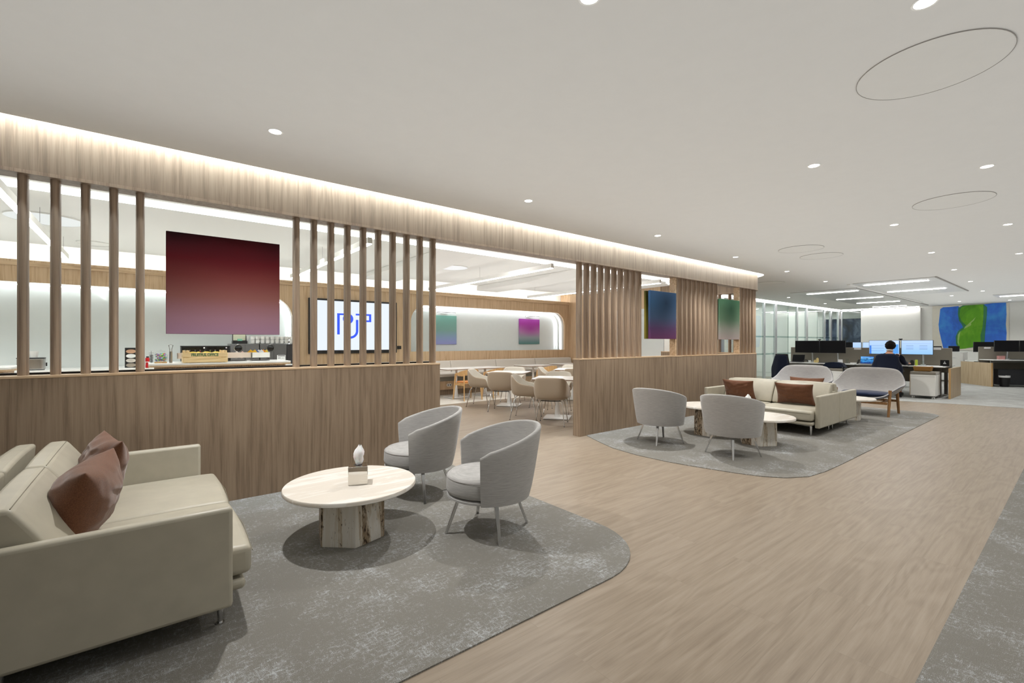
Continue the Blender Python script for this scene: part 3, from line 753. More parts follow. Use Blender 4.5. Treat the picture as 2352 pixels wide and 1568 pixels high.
canvas('back-to-back canvas with an olive edge close behind the green canvas', 9.21, 10.06, 1.47, 2.31, 4.795, 4.835, [(0, S(120, 110, 40)), (.5, S(140, 130, 50)), (1, S(90, 90, 40))])
gb = [(0, S(150, 154, 208)), (.2, S(140, 160, 198)), (.5, S(128, 168, 160)), (1, S(122, 176, 164))]
canvas('sea green to lilac canvas on the pale cafe wall, nearer the slats', 6.24, 7.07, 1.357, 2.185, 11.50, 11.545, gb)
mg = [(0, S(84, 132, 128)), (.25, S(150, 160, 168)), (.5, S(186, 132, 182)), (.8, S(176, 72, 172)), (1, S(178, 84, 184))]
canvas('magenta to teal canvas on the pale cafe wall, right of the sea green one', 9.46, 10.33, 1.36, 2.185, 11.50, 11.545, mg, (.05, .15, (.5, .3), S(164, 62, 158)))
for x, n_ in ((6.66, 'above the sea green canvas'), (9.9, 'above the magenta canvas')):
    t = thing('picture_light', 'slim picture light ' + n_, 'picture light', (x, 11.5, 2.25))
    obj('bar', MB().box(-.3, .3, -.13, -.11, .0, .015), M['darkgrey'], t, smooth=0); obj('arm', MB().box(-.12, .12, -.12, .03, .012, .02), M['steel'], t, smooth=0)
    obj('diffuser', MB().box(-.28, .28, -.13, -.11, -.004, 0), M['ledsoft'], t, smooth=0)

# ------------------------------------------------------------------ wall screen with its logo
t = thing('wall_screen', 'big black framed screen with a blue letter logo, on the cafe wall behind the slats', 'screen', (0, 11.2, 0))
obj('frame', MB().box(2.89, 5.05, -.05, 0, 1.145, 2.44), M['black'], t, smooth=0, bevel=.004)
M['screenw'] = emit('screen_white', (.86, .90, 1, 1), 1.0); M['logo'] = emit('logo_blue', (.03, .10, .95, 1), 1.0)
sc_ = obj('display', MB().box(2.965, 4.985, -.054, -.05, 1.225, 2.395), M['screenw'], t, smooth=0)
lg = MB(); q = (-.058, -.054)
def bar(x0, x1, z0, z1): lg.box(x0, x1, q[0], q[1], z0, z1)
bar(3.53, 3.59, 1.60, 2.106); bar(3.59, 3.80, 2.065, 2.106)
lg.prism([(3.79 + .125 * math.cos(R(a)), 1.981 + .125 * math.sin(R(a))) for a in range(0, 360, 12)], q[0] + .001, q[1], 'Y')
bar(3.98, 4.037, 1.69, 1.962)
o_ = [(3.837 + .2 * math.cos(R(a)), 1.69 + .19 * math.sin(R(a))) for a in range(0, -116, -8)]; i_ = [(3.837 + .143 * math.cos(R(a)), 1.69 + .135 * math.sin(R(a))) for a in range(-112, 1, 8)]
lg.prism(o_ + i_, q[0], q[1], 'Y')
bar(3.975, 4.364, 2.07, 2.112); bar(4.308, 4.364, 1.915, 2.07); bar(4.18, 4.308, 1.915, 1.957)
obj('logo', lg, M['logo'], sc_, smooth=0)
tag(obj('control_panel', MB().box(5.08, 5.19, 11.185, 11.2, 1.235, 1.32), M['black'], smooth=0, bevel=.003), 'small black control panel right of the wall screen', 'panel')

# ------------------------------------------------------------------ kitchen counters
t = thing('back_counter', 'white kitchen counter run against the pale glass wall behind the slats', 'counter', (0, 0, 0))
obj('worktop', MB().box(-5.95, 2.54, 10.53, 11.54, .92, .95), M['whitegloss'], t, bevel=.003)
obj('cabinet', MB().box(-5.95, 2.54, 10.58, 11.18, 0, .92), M['white'], t, smooth=0)
def island(x0, x1, y0, y1, label):
    t = thing('island_counter', label, 'counter', ((x0 + x1) / 2, (y0 + y1) / 2, 0)); hx, hy = (x1 - x0) / 2, (y1 - y0) / 2
    obj('worktop', MB().prism(rrect(-hx, hx, -hy, hy, .12), 1.075, 1.10), M['whitegloss'], t, bevel=.003)
    obj('edge_band', MB().prism(rrect(-hx, hx, -hy, hy, .12), 1.05, 1.075), M['oakx'], t, bevel=.002)
    P = []; rr = rrect(-hx + .07, hx - .07, -hy + .07, hy - .07, .1)
    m = MB()
    m.prism(rr, 0, 1.05)
    k = int(2 * (hx - .17) / .03)
    for i in range(k):
        x = -hx + .17 + i * .03
        m.cyl(x, -hy + .07, .02, 1.05, .011, n=8)
    obj('fluted_body', m, M['oak'], t, smooth=60)
island(0.0, 1.87, 8.2, 9.1, 'white topped island counter with a fluted oak front below the dark red canvas')
island(-5.9, -1.31, 8.07, 8.95, 'white topped fluted island counter at the far left edge')

# things on the counters
t = thing('toaster', 'stainless steel toaster box at the left end of the back counter', 'toaster', (-1.51, 10.85, .95))
obj('body', MB().prism(rrect(-.16, .16, -.11, .11, .05), .01, .19), M['steel'], t, bevel=.01, seg=3)
obj('lid', MB().prism(rrect(-.165, .165, -.115, .115, .05), .19, .205), M['black'], t, bevel=.004); obj('foot', MB().prism(rrect(-.15, .15, -.1, .1, .04), 0, .01), M['black'], t)
obj('button', MB().box(.17, .185, -.02, .02, .06, .12), M['black'], t, bevel=.003)
tag(obj('plastic_tub', MB().lathe([(0, 1.157), (.045, 1.157), (.06, 1.262), (.056, 1.262), (.042, 1.162), (0, 1.162)], 20, (-1.48, 10.85)), M['china']), 'white plastic tub on top of the toaster', 'tub')
t = thing('display_box', 'tall black box with four round white pictures, standing on the back counter', 'box', (-.245, 10.85, .95), 0)
obj('case', MB().box(-.085, .085, -.04, .04, 0, .36), M['black'], t, bevel=.003)
for k, c in enumerate([S(190, 150, 120), S(230, 232, 230), S(205, 200, 190), S(150, 140, 125)]):
    P = [(.07 * math.cos(R(a)), .045 + .036 * math.sin(R(a)) + .083 * (3 - k)) for a in range(0, 360, 15)]
    obj('plate_picture', MB().prism(P, -.0425, -.04, 'Y'), plain('plate_print', c, .5, var=.2), t, smooth=0)
t = thing('red_canister', 'red canister on the back counter beside the slat', 'canister', (-.01, 10.55, .95))
M['red'] = plain('red_paint', S(196, 24, 34), .3)
obj('body', MB().lathe([(0, 0), (.03, 0), (.032, .02), (.026, .09), (.032, .13), (.03, .18), (0, .185)], 20), M['red'], t); obj('band', MB().lathe([(.0325, .10), (.034, .105), (.0325, .11)], 20), M['white'], t)
obj('lid', MB().cyl(0, 0, .185, .205, .02), M['black'], t)
t = thing('wire_rack', 'little black spiral wire rack at the left end of the island', 'rack', (.035, 8.62, 1.10))
obj('coil', MB().tube([(.022 * math.cos(i * .6), .022 * math.sin(i * .6), .01 + i * .0013) for i in range(90)], .0028, 5), M['black'], t)
obj('handle', MB().tube([(0, 0, 0), (0, 0, .18)], .002, 5).tube([(-.03, 0, .15), (.03, 0, .15)], .002, 5), M['black'], t)
t = thing('sweet_jar', 'round glass jar on a wooden base full of colourful wrapped sweets', 'jar', (.145, 8.55, 1.10))
obj('base', MB().cyl(0, 0, 0, .02, .075), M['ply'], t)
obj('jar', MB().lathe([(0, .022), (.06, .022), (.085, .06), (.085, .12), (.06, .165), (.045, .17)], 32), M['glass'], t, smooth=60)
obj('lid', MB().lathe([(.05, .17), (.05, .18), (.012, .185), (.014, .20), (0, .203)], 24), M['glass'], t)
cc = MB(); random.seed(3)
M['sweets'] = NT('sweet_wrappers'); tt = M['sweets']; vn = tt.n('ShaderNodeTexVoronoi'); vn.inputs['Scale'].default_value = 55; tt.l(tt.coord((1, 1, 1)), vn.inputs['Vector'])
hs = tt.n('ShaderNodeHueSaturation'); hs.inputs['Saturation'].default_value = 1.1; hs.inputs['Value'].default_value = .8; tt.l(vn.outputs['Color'], hs.inputs['Color'])
M['sweets'] = tt.done(hs.outputs[0], .35)
for k in range(90):
    a = random.random() * 2 * PI; r = .066 * random.random() ** .5; z = .035 + .105 * random.random(); s_ = .011
    cc.T = Matrix.Translation((.145 + r * math.cos(a), 8.55 + r * math.sin(a), 1.10 + z)) @ Matrix.Rotation(random.random() * 3, 4, 'X') @ Matrix.Rotation(random.random() * 3, 4, 'Y')
    cc.lathe([(0, -s_ * 1.4), (s_ * .7, -s_ * .8), (s_, 0), (s_ * .7, s_ * .8), (0, s_ * 1.4)], 7)
tag(obj('wrapped_sweets', cc, M['sweets'], smooth=40), 'colourful wrapped sweets filling the glass jar', 'sweets', None, 'stuff')
t = thing('tongs_holder', 'tall steel tube with tongs, between the sweet jar and the fruit crate', 'tongs', (.265, 8.55, 1.10))
obj('tube', MB().lathe([(0, 0), (.02, 0), (.02, .17), (.018, .17), (.018, .004)], 20), M['steel'], t); obj('tongs', MB().tube([(-.008, 0, .02), (-.012, 0, .2), (-.026, 0, .262), (0, 0, .275), (.026, 0, .262), (.012, 0, .2), (.008, 0, .02)], .005, 6), M['steel'], t)

# fruit crate
t = thing('fruit_crate', 'pine crate lettered FRUITFUL OFFICE in green on the island counter', 'crate', (.68, 8.42, 1.101)); hx, hy = .28, .15
for k, (z0, z1) in enumerate(((.012, .075), (.083, .15))):
    fr_ = obj('front_slat', MB().box(-hx, hx, -hy - .008, -hy, z0, z1), M['crate'], t, bevel=.002)
    if k: top_slat = fr_
    obj('back_slat', MB().box(-hx, hx, hy, hy + .008, z0, z1), M['crate'], t, bevel=.002)
    for s in (-1, 1): obj('end_slat', MB().box(s * hx - .004, s * hx + .004, -hy, hy, z0, z1), M['crate'], t, bevel=.002)
for sx in (-1, 1):
    for sy in (-1, 1):
        for dx in (0, .045): obj('corner_block', MB().box(sx * (hx - .02 - dx) - .013, sx * (hx - .02 - dx) + .013, sy * (hy - .014) - .012, sy * (hy - .014) + .012, .0, .185), M['crate'], t, bevel=.002)
obj('bottom', MB().box(-hx, hx, -hy, hy, .004, .012), M['crate'], t)
M['ink'] = plain('green_lettering', S(52, 108, 60), .7)
cu = bpy.data.curves.new('lettering', 'FONT'); cu.body = 'FRUITFUL OFFICE'; cu.size = .060; cu.extrude = .0006; cu.offset = .0016; cu.align_x = 'CENTER'; cu.align_y = 'CENTER'; cu.space_character = .93
tmp = bpy.data.objects.new('lettering_tmp', cu); COL.objects.link(tmp)
bpy.context.view_layer.update()
me = bpy.data.meshes.new_from_object(tmp.evaluated_get(bpy.context.evaluated_depsgraph_get())); bpy.data.objects.remove(tmp)
me.materials.clear(); me.materials.append(M['ink'])
lo = bpy.data.objects.new('lettering', me); COL.objects.link(lo); lo.parent = top_slat; lo.location = (-.01, -hy - .0088, .117); lo.rotation_euler = (PI / 2, 0, 0); lo.scale = (.78, 1, 1)
M['yellow'] = plain('banana_skin', S(236, 206, 70), .5, var=.1)
for k, (x, y, a) in enumerate(((.53, 8.38, .1), (.70, 8.42, 2.9), (.82, 8.38, .2), (.60, 8.47, 1.2))):
    m = MB().tube([(.075 * math.cos(b) * 1.15, 0, .06 * math.sin(b) - .03) for b in [R(25 + 13 * i) for i in range(11)]], [.006, .013, .017, .019, .02, .02, .02, .019, .017, .012, .006], 8)
    o = obj('banana', m, M['yellow'], smooth=60); o.location = (x, y, 1.216); o.rotation_euler = (0, 0, a)
    tag(o, 'yellow banana heaped in the pine fruit crate', 'banana', 'bananas in the crate')

# snack trays on wire stands
M['traybeige'] = plain('beige_tray', S(206, 190, 176), .6); M['trayw'] = plain('white_tray', S(228, 226, 220), .5)
def tray(x0, x1, y0, y1, mat, label, sx):
    t = thing('snack_tray', label, 'tray', ((x0 + x1) / 2, (y0 + y1) / 2, 1.10)); hx, hy = (x1 - x0) / 2, (y1 - y0) / 2
    m = MB().box(-hx, hx, -hy, hy, .055, .061)
    for a, b, c, d in ((-hx, hx, -hy, -hy + .006), (-hx, hx, hy - .006, hy), (-hx, -hx + .006, -hy, hy), (hx - .006, hx, -hy, hy)): m.box(a, b, c, d, .061, .14)
    obj('tray', m, mat, t, smooth=0)
    m = MB()
    for s in (-1, 1):
        m.tube([(sx - .11, s * .06, .055), (sx - .13, s * .08, .004), (sx + .13, s * .08, .004), (sx + .11, s * .06, .055)], .004, 6)
        m.tube([(sx - .13 * s, -.08, .004), (sx - .13 * s, .08, .004)], .004, 6)
    obj('wire_stand', m, M['black'], t)
tray(.35, 1.345, 8.66, 8.86, M['traybeige'], 'long beige snack tray on a black wire stand behind the fruit crate', .3)
tray(1.35, 1.62, 8.62, 8.86, M['trayw'], 'short white snack tray on a black wire stand at the right end of the island', 0)
cols = [(S(232, 180, 40), 1.34, .0), (S(238, 196, 60), 1.40, .5), (S(70, 110, 180), 1.42, .2), (S(238, 240, 244), 1.46, .35), (S(232, 236, 240), 1.5, .1), (S(236, 150, 40), 1.53, .4), (S(238, 222, 90), 1.575, .65), (S(236, 200, 200), 1.22, .15), (S(240, 236, 236), 1.14, .3)]
wd = ['amber', 'yellow', 'blue', 'silver', 'white', 'orange', 'lemon coloured', 'pink', 'cream']
for k, (c, x, a) in enumerate(cols):
    m = MB(); softbox(m, lambda u, v, w: (.045 * u, .008 * w * (1 - abs(u) ** 2) * (1 - abs(v) ** 2) + .001 * w, .055 * v), (4, 4, 1))
    o = obj('snack_packet', m, plain('packet_foil', c, .3, var=.12), smooth=50); o.location = (x, 8.74, 1.225 if k < 7 else 1.20); o.rotation_euler = (R(35), R(35 + 40 * a), .3 - a)
    tag(o, wd[k] + ' snack packet sticking out of the snack trays', 'packet')

# bottle chiller and coffee machines on the back counter
t = thing('bottle_chiller', 'wide black bottle chiller with two glass doors behind the fruit crate', 'chiller', (.88, 10.9, .95)); hx = .39
obj('case', MB().box(-hx, hx, .16, .2, 0, .39).box(-hx, hx, -.2, .2, .37, .39).box(-hx, hx, -.2, .2, 0, .03).box(-hx, -hx + .015, -.2, .2, 0, .39).box(hx - .015, hx, -.2, .2, 0, .39).box(-.01, .01, -.2, -.19, .03, .37), M['black'], t, smooth=0)
for s in (-1, 1):
    dd = obj('door', MB().box(min(.012 * s, (hx - .017) * s), max(.012 * s, (hx - .017) * s), -.203, -.199, .03, .37), M['glass'], t, smooth=0)
    obj('door_badge', MB().cyl(0, 0, 0, .006, .012).v and MB().box(s * .34 - .012 if s > 0 else -.04, s * .34 + .012 if s > 0 else -.016, -.207, -.203, .34, .364), M['paper'], dd, smooth=0)
bc = [S(150, 110, 60), S(90, 50, 40), S(40, 60, 110), S(180, 60, 40), S(150, 170, 60), S(170, 170, 60), S(190, 200, 180), S(60, 60, 110), S(160, 60, 50)]
bn = ['amber', 'brown', 'blue', 'red', 'green', 'yellow-green', 'pale', 'indigo', 'rust']
for k in range(9):
    m = MB().lathe([(0, 0), (.027, 0), (.027, .17), (.011, .22), (.011, .265), (0, .265)], 14)
    o = obj('bottle', m, plain('bottle_%s' % bn[k], bc[k], .15, var=.05), loc=(.55 + k * .083, 10.86, .981))
    tag(o, bn[k] + ' bottle standing in the black chiller behind the fruit crate', 'bottle', None)
    obj('cap', MB().cyl(0, 0, .265, .28, .014, n=12), M['steel'], o)
def machine(x0, x1, label, ports):
    t = thing('coffee_machine', label, 'coffee machine', ((x0 + x1) / 2, 10.9, .95)); hx = (x1 - x0) / 2
    obj('housing', MB().box(-hx, hx, -.22, .25, .02, .43), M['machine'], t, bevel=.008); obj('plinth', MB().box(-hx + .01, hx - .01, -.2, .23, 0, .02), M['black'], t)
    for px in ports:
        o = obj('round_window', MB(), None, t) if 0 else None
        m = MB(); m.T = Matrix.Translation((px, -.222, .34)) @ Matrix.Rotation(PI / 2, 4, 'X')
        r_ = obj('window_ring', m.lathe([(.062, 0), (.066, .008), (.078, .008), (.082, 0)], 36), M['chrome'], t, smooth=50)
        m = MB(); m.T = Matrix.Translation((px, -.222, .34)) @ Matrix.Rotation(PI / 2, 4, 'X')
        obj('dial', m.lathe([(0, .02), (.03, .017), (.062, .002)], 36), M['blackgloss'], r_, smooth=60)
    obj('panel_seam', MB().box(-.003, .003, -.2215, -.22, .03, .42), M['black'], t); obj('drip_tray', MB().box(-hx + .05, hx - .05, -.27, -.22, .02, .035), M['steel'], t)
    obj('badge', MB().box(-hx + .04, -hx + .12, -.224, -.22, .07, .085), M['paper'], t)
M['blackgloss'] = plain('black_gloss', S(18, 19, 22), .06)
machine(1.29, 1.80, 'grey coffee machine with a round window, beside the bottle chiller', [-.12])
machine(1.82, 2.32, 'grey coffee machine with a round window, right of the other machine', [-.06])
tag(obj('grey_dispenser', MB().box(2.335, 2.50, 10.72, 11.1, .95, 1.375), M['darkgrey'], bevel=.006), 'dark grey upright dispenser at the right end of the back counter', 'dispenser')
t = thing('tea_box', 'open black tea caddy box with green packets on top of the left coffee machine', 'box', (1.47, 10.85, 1.38))
obj('case', MB().box(-.13, .13, -.09, .09, 0, .06).box(-.12, .12, .04, .09, .06, .2), M['black'], t, bevel=.003); obj('packet_row', MB().box(-.04, .04, -.06, .0, .06, .10), plain('mint_card', S(130, 200, 176), .6), t); obj('card', MB().box(-.11, .11, .030, .038, .07, .19), plain('cream_card', S(214, 214, 190), .6), t)
m = MB().lathe([(0, 0), (.028, 0), (.038, .012), (.040, .075), (.037, .075), (.034, .012), (0, .008)], 18)
cup0 = obj('mug', m, M['china'], loc=(1.70, 10.8, 1.381)); obj('handle', MB().tube([(.036, 0, .06), (.056, 0, .055), (.058, 0, .03), (.036, 0, .02)], .004, 6), M['china'], cup0)
tag(cup0, 'white mug standing upside up in the rows on the coffee machines', 'mug', 'white mugs on the coffee machines')
cup0['label'] = 'white mug stacked in the rows on top of the coffee machines'
n_ = 0
for row in range(2):
    for k in range(9):
        for z in range(2):
            if row == k == z == 0: continue
            c = dup(cup0, (1.70 + k * .092 + .04 * row, 10.8 + row * .1, 1.381 + z * .078), R(-40 - 25 * ((k + z) % 3)))
t = thing('paper_cups', 'tall stack of white paper cups between the tea box and the mugs', 'cup stack', (1.63, 10.95, 1.38))
obj('cups', MB().lathe([(0, 0), (.03, 0), (.04, .16), (0, .16)], 20), M['paper'], t); obj('rim', MB().lathe([(.04, .155), (.043, .158), (.04, .162)], 20), M['china'], t)
t = thing('counter_sign', 'small white price sign on the island below the second coffee machine', 'sign', (1.785, 8.6, 1.10), R(0))
obj('card', MB().box(-.065, .065, -.002, .002, 0, .09), M['paper'], t, smooth=0); obj('heading', MB().box(-.055, .055, -.0035, -.002, .07, .082), M['black'], t, smooth=0)
obj('small_print', MB().box(-.055, -.01, -.0035, -.002, .035, .045).box(.0, .04, -.0035, -.002, .035, .04), M['darkgrey'], t, smooth=0)

# ------------------------------------------------------------------ banquette
t = thing('banquette', 'long pale upholstered banquette with an oak base along the cafe back wall', 'bench', (0, 0, 0))
obj('base', MB().box(4.0, 11.4, 10.66, 11.19, .15, .38), M['oak'], t, smooth=0)
obj('plinth', MB().box(4.0, 11.4, 10.72, 11.19, 0, .15), M['wood'], t, smooth=0)
obj('seat_frame', MB().box(4.0, 11.4, 10.62, 11.19, .38, .49), M['screenfab'], t, smooth=0, bevel=.01)
for a, b in ((4.0, 5.03), (5.03, 6.59), (6.59, 8.15), (8.15, 9.72), (9.72, 11.38)):
    obj('seat_cushion', MB().box(a + .004, b - .004, 10.57, 11.0, .492, .60), M['bench'], t, bevel=.04, seg=4)
    m = MB(); softbox(m, lambda u, v, w: ((a + b) / 2 + (b - a - .008) / 2 * u, 11.10 + .085 * v + .04 * w * (v < 0), .745 + .16 * w), (3, 2, 4)); obj('back_cushion', m, M['bench'], t, bevel=.025, seg=3)
def socket(x, y, z, label):
    t = thing('power_socket', label, 'socket', (x, y, z)); m = MB().prism(rrect(-.075, .075, -.038, .038, .035), -.008, 0, 'Y'); obj('plate', m, M['paper'], t)
    for s in (-1, 1):
        m = MB(); m.T = Matrix.Translation((.034 * s, -.0085, 0)) @ Matrix.Rotation(PI / 2, 4, 'X'); obj('outlet', m.cyl(0, 0, 0, .002, .022), M['grey'], t)
socket(6.32, 10.66, .27, 'double power socket in the oak base of the banquette')

# ------------------------------------------------------------------ cafe tables and chairs
M['edge'] = plain('table_edge', S(120, 92, 70), .5)
def cafe_table(label, x, y, rz, hx, hy, bases, z=.75):
    t = thing('cafe_table', label, 'table', (x, y, 0), rz, 'white cafe tables')
    obj('tabletop', MB().prism(rrect(-hx, hx, -hy, hy, .06), z - .008, z), M['whitegloss'], t, smooth=30)
    obj('edge_band', MB().prism(rrect(-hx, hx, -hy, hy, .06), z - .024, z - .008), M['edge'], t, smooth=30)
    for bx in bases:
        f = obj('foot_plate', MB().prism(rrect(bx - .24, bx + .24, -.24, .24, .03), .008, .024), M['whitegloss'], t, bevel=.003)
        obj('foot_pad', MB().prism(rrect(bx - .235, bx + .235, -.235, .235, .03), 0, .008), M['black'], f)
        obj('column', MB().lathe([(.055, .024), (.032, .3), (.03, z - .03), (0, z - .026)], 20, (bx, 0)), M['whitegloss'], t, smooth=50)
cafe_table('square white cafe table farther back in the opening, with chairs on its near side', 6.33, 8.06, R(37), .42, .42, [0])
cafe_table('square white cafe table at the right edge of the opening, nearest the veneered wall end', 5.98, 6.16, R(38), .42, .42, [0])
cafe_table('white cafe table behind the others at the right edge of the opening', 8.25, 7.95, R(37), .42, .42, [0])
cafe_table('long white cafe table standing at the banquette, on two columns', 6.62, 10.06, 0, .92, .37, [-.45, .45])
cafe_table('white cafe table at the banquette, right of the long one', 8.82, 10.1, 0, .46, .37, [0])
cafe_table('white cafe table at the far right end of the banquette', 10.25, 10.12, 0, .46, .37, [0])

def make_shell_chair(label, loc, rz):
    t = thing('shell_chair', label, 'chair', loc, rz, 'taupe shell chairs in the cafe')
    half = [(.25, 0, .455), (.245, .16, .46), (.235, .24, .50), (.20, .285, .615), (.10, .298, .64), (-.03, .298, .66), (-.13, .285, .72), (-.20, .245, .795), (-.245, .16, .815), (-.26, 0, .818)]
    m, rim = shell(half, (.0, 0, .425), 3.2, 3.0, 9)
    o = obj('shell', m, M['taupe'], t, smooth=80, solid=.016, sub=1)
    m = MB().lathe([(0, .435), (.18, .437), (.205, .452), (.20, .472), (.15, .482), (0, .485)], 28, (.02, 0)); obj('seat_pad', m, M['shellin'], t, smooth=70)
    m, rim = shell([(x * .955, y * .955, z - .004) for x, y, z in half], (.0, 0, .435), 3.2, 3.0, 9); obj('lining', m, M['shellin'], t, smooth=80, solid=.004, sub=1)
    obj('under_frame', MB().tube([(.14, -.17, .415), (.16, 0, .412), (.14, .17, .415)], .008, 8).tube([(-.14, -.17, .415), (-.16, 0, .412), (-.14, .17, .415)], .008, 8), M['black'], t)
    for sx in (-1, 1):
        for sy in (-1, 1):
            l = obj('leg', MB().tube([(sx * .14, sy * .17, .415), (sx * .175, sy * .20, .36), (sx * .25, sy * .245, .008)], [.009, .009, .008], 8), M['chrome'], t); obj('glide', MB().cyl(sx * .25, sy * .245, 0, .01, .011, n=10), M['darkgrey'], l)
    return t
c0 = make_shell_chair('taupe shell chair leftmost in the opening, turned sideways on chrome legs', (5.80, 8.42, 0), R(-52))
for x, y, a, lb in [(5.74, 7.53, 38, 'taupe shell chair seen squarely from behind, in the middle of the opening'), (5.50, 6.50, -52, 'taupe shell chair turned sideways between the two seen from behind'),
                    (5.46, 5.76, 38, 'taupe shell chair seen from behind, nearest the veneered wall end'), (6.86, 8.60, 218, 'pale shell chair facing the camera across the farther square table'), (6.78, 7.45, 128, 'shell chair on the near right side of the farther square table, mostly hidden'),
                    (6.47, 6.66, 218, 'pale shell chair facing the camera across the nearest square table'), (7.72, 8.25, -52, 'pale shell chair turned sideways left of the hindmost cafe table'), (7.8, 7.4, 38, 'shell chair back at the near side of the hindmost cafe table'),
                    (8.75, 8.5, 218, 'pale shell chair facing the camera behind the hindmost cafe table'), (7.35, 6.45, 128, 'shell chair at the right edge of the opening, behind the nearest square table')]:
    dup(c0, (x, y, 0), R(a), lb)
def make_wood_chair(label, loc, rz):
    t = thing('wooden_chair', label, 'chair', loc, rz, 'oak armchairs at the banquette')
    for sx, sy in ((1, 1), (1, -1), (-1, 1), (-1, -1)):
        obj('leg', MB().tube([(sx * .17 - (.02 if sx < 0 else -.02), sy * .225, .645 if sx < 0 else .64), (sx * .25, sy * .26, 0)], [1, .7], sq=(.017, .021)), M['ply'], t, bevel=.004)
    m = MB(); P = []
    for i in range(25):
        a = R(-115 + 230 * i / 24) + PI; hgt = .09 if abs(i - 12) < 6 else .09 - .055 * min(1, (abs(i - 12) - 6) / 4)
        cxx, cyy = .26 * math.cos(a) + .02, .275 * math.sin(a); zt = .76 - .09 * min(1, (abs(i - 12) / 9.) ** 2)
        n_ = Vector((math.cos(a), math.sin(a), 0)) * .009
        P.append([(cxx + n_.x, cyy + n_.y, zt - hgt * 1.5), (cxx + n_.x, cyy + n_.y, zt), (cxx - n_.x, cyy - n_.y, zt), (cxx - n_.x, cyy - n_.y, zt - hgt * 1.5)])
    m.grid(P, False, True); m.f.append((0, 1, 2, 3)); m.f.append((99, 98, 97, 96)); obj('backrest', m, M['ply'], t, smooth=50, bevel=.003)
    obj('seat_frame', MB().prism(rrect(-.21, .21, -.23, .23, .05), .40, .425), M['ply'], t, bevel=.006)
    obj('seat_pad', MB().prism(rrect(-.20, .20, -.215, .215, .05), .427, .455), M['orange'], t, bevel=.012, seg=3)
    obj('side_rail', MB().box(-.2, .2, -.245, -.225, .36, .40).box(-.2, .2, .225, .245, .36, .40), M['ply'], t)
    return t
w0 = make_wood_chair('oak armchair with an orange seat pad at the left end of the banquette table', (6.17, 9.52, 0), PI / 2)
dup(w0, (7.02, 9.50, 0), PI / 2, 'oak armchair with an orange seat pad, second along the banquette table')
dup(w0, (8.85, 9.5, 0), PI / 2, 'oak armchair behind the hindmost cafe table, farther right along the banquette')
# ------------------------------------------------------------------ office desks
def frame_at(t, x, y, z=0): pass
def make_desk(label, loc, rz, L, z=.80, group='white topped office desks'):
    """local x along the desk, y = 0 at the felt screen, user side towards -y"""
    t = thing('office_desk', label, 'desk', loc, rz, group)
    obj('desktop', MB().box(0, L, -.70, -.04, z - .025, z), M['whitegloss'], t, bevel=.004)
    obj('beam', MB().box(.12, L - .12, -.45, -.35, z - .09, z - .026), M['grey'], t)
    for x in (.10, L - .18):
        l = obj('leg', MB().box(x, x + .07, -.43, -.37, .03, z - .03), M['grey'], t, bevel=.004)
        obj('foot', MB().box(x, x + .07, -.68, -.10, 0, .03), M['grey'], l, bevel=.004)
    obj('modesty_panel', MB().box(.2, L - .2, -.11, -.095, .35, z - .03), M['screenfab'], t)
    obj('cable_flap', MB().box(L * .55, L * .55 + .12, -.69, -.62, z - .045, z - .026), M['black'], t)
    return t
DR = -PI / 2                                    # rows run along -Y, users sit on the -X side
def onrow(o_, lx, ly):                          # local desk coordinates -> world
    (ox, oy, a) = o_; c, s = math.cos(a), math.sin(a); return (ox + lx * c - ly * s, oy + lx * s + ly * c)
ROW1 = (16.30, 6.00, DR)
make_desk('white topped desk of the front row with two black monitors on it', (16.30, 5.98, 0), DR, 1.88)
make_desk('white topped desk of the front row where the person sits', (16.30, 4.06, 0), DR, 1.84)
t = make_desk('white topped desk on the far side of the front desk screen', (16.30, 2.22, 0), PI / 2, 3.76)
def felt(label, loc, rz, L, z0=.62, z1=1.26):
    t = thing('desk_screen', label, 'desk screen', loc, rz, 'grey felt desk screens')
    obj('panel', MB().box(0, L, -.018, .018, z0, z1), M['screenfab'], t, bevel=.012, seg=3)
    for x in (.3, L / 2, L - .3): obj('bracket', MB().box(x - .02, x + .02, -.03, .03, z0 - .12, z0 + .02), M['alu'], t)
    return t
felt('grey brown felt screen along the front desk row', (16.30, 5.98, 0), DR, 3.80)
t = thing('side_board', 'oak end board closing the front desk row on the right', 'panel', (16.3, 2.13, 0)); obj('board', MB().box(-.73, .73, -.02, .02, 0, .76), M['deskoak'], t, smooth=0, bevel=.002); obj('edge', MB().box(-.735, -.73, -.021, .021, 0, .76), M['ply'], t, smooth=0)
tag(obj('name_plate', MB().box(16.27, 16.279, 2.39, 2.57, 1.215, 1.28), M['paper'], smooth=0), 'small white name plate at the right end of the front desk screen', 'name plate')
tag(obj('name_plate', MB().box(16.27, 16.279, 4.11, 4.28, 1.20, 1.26), M['paper'], smooth=0), 'small white name plate in the middle of the front desk screen', 'name plate')

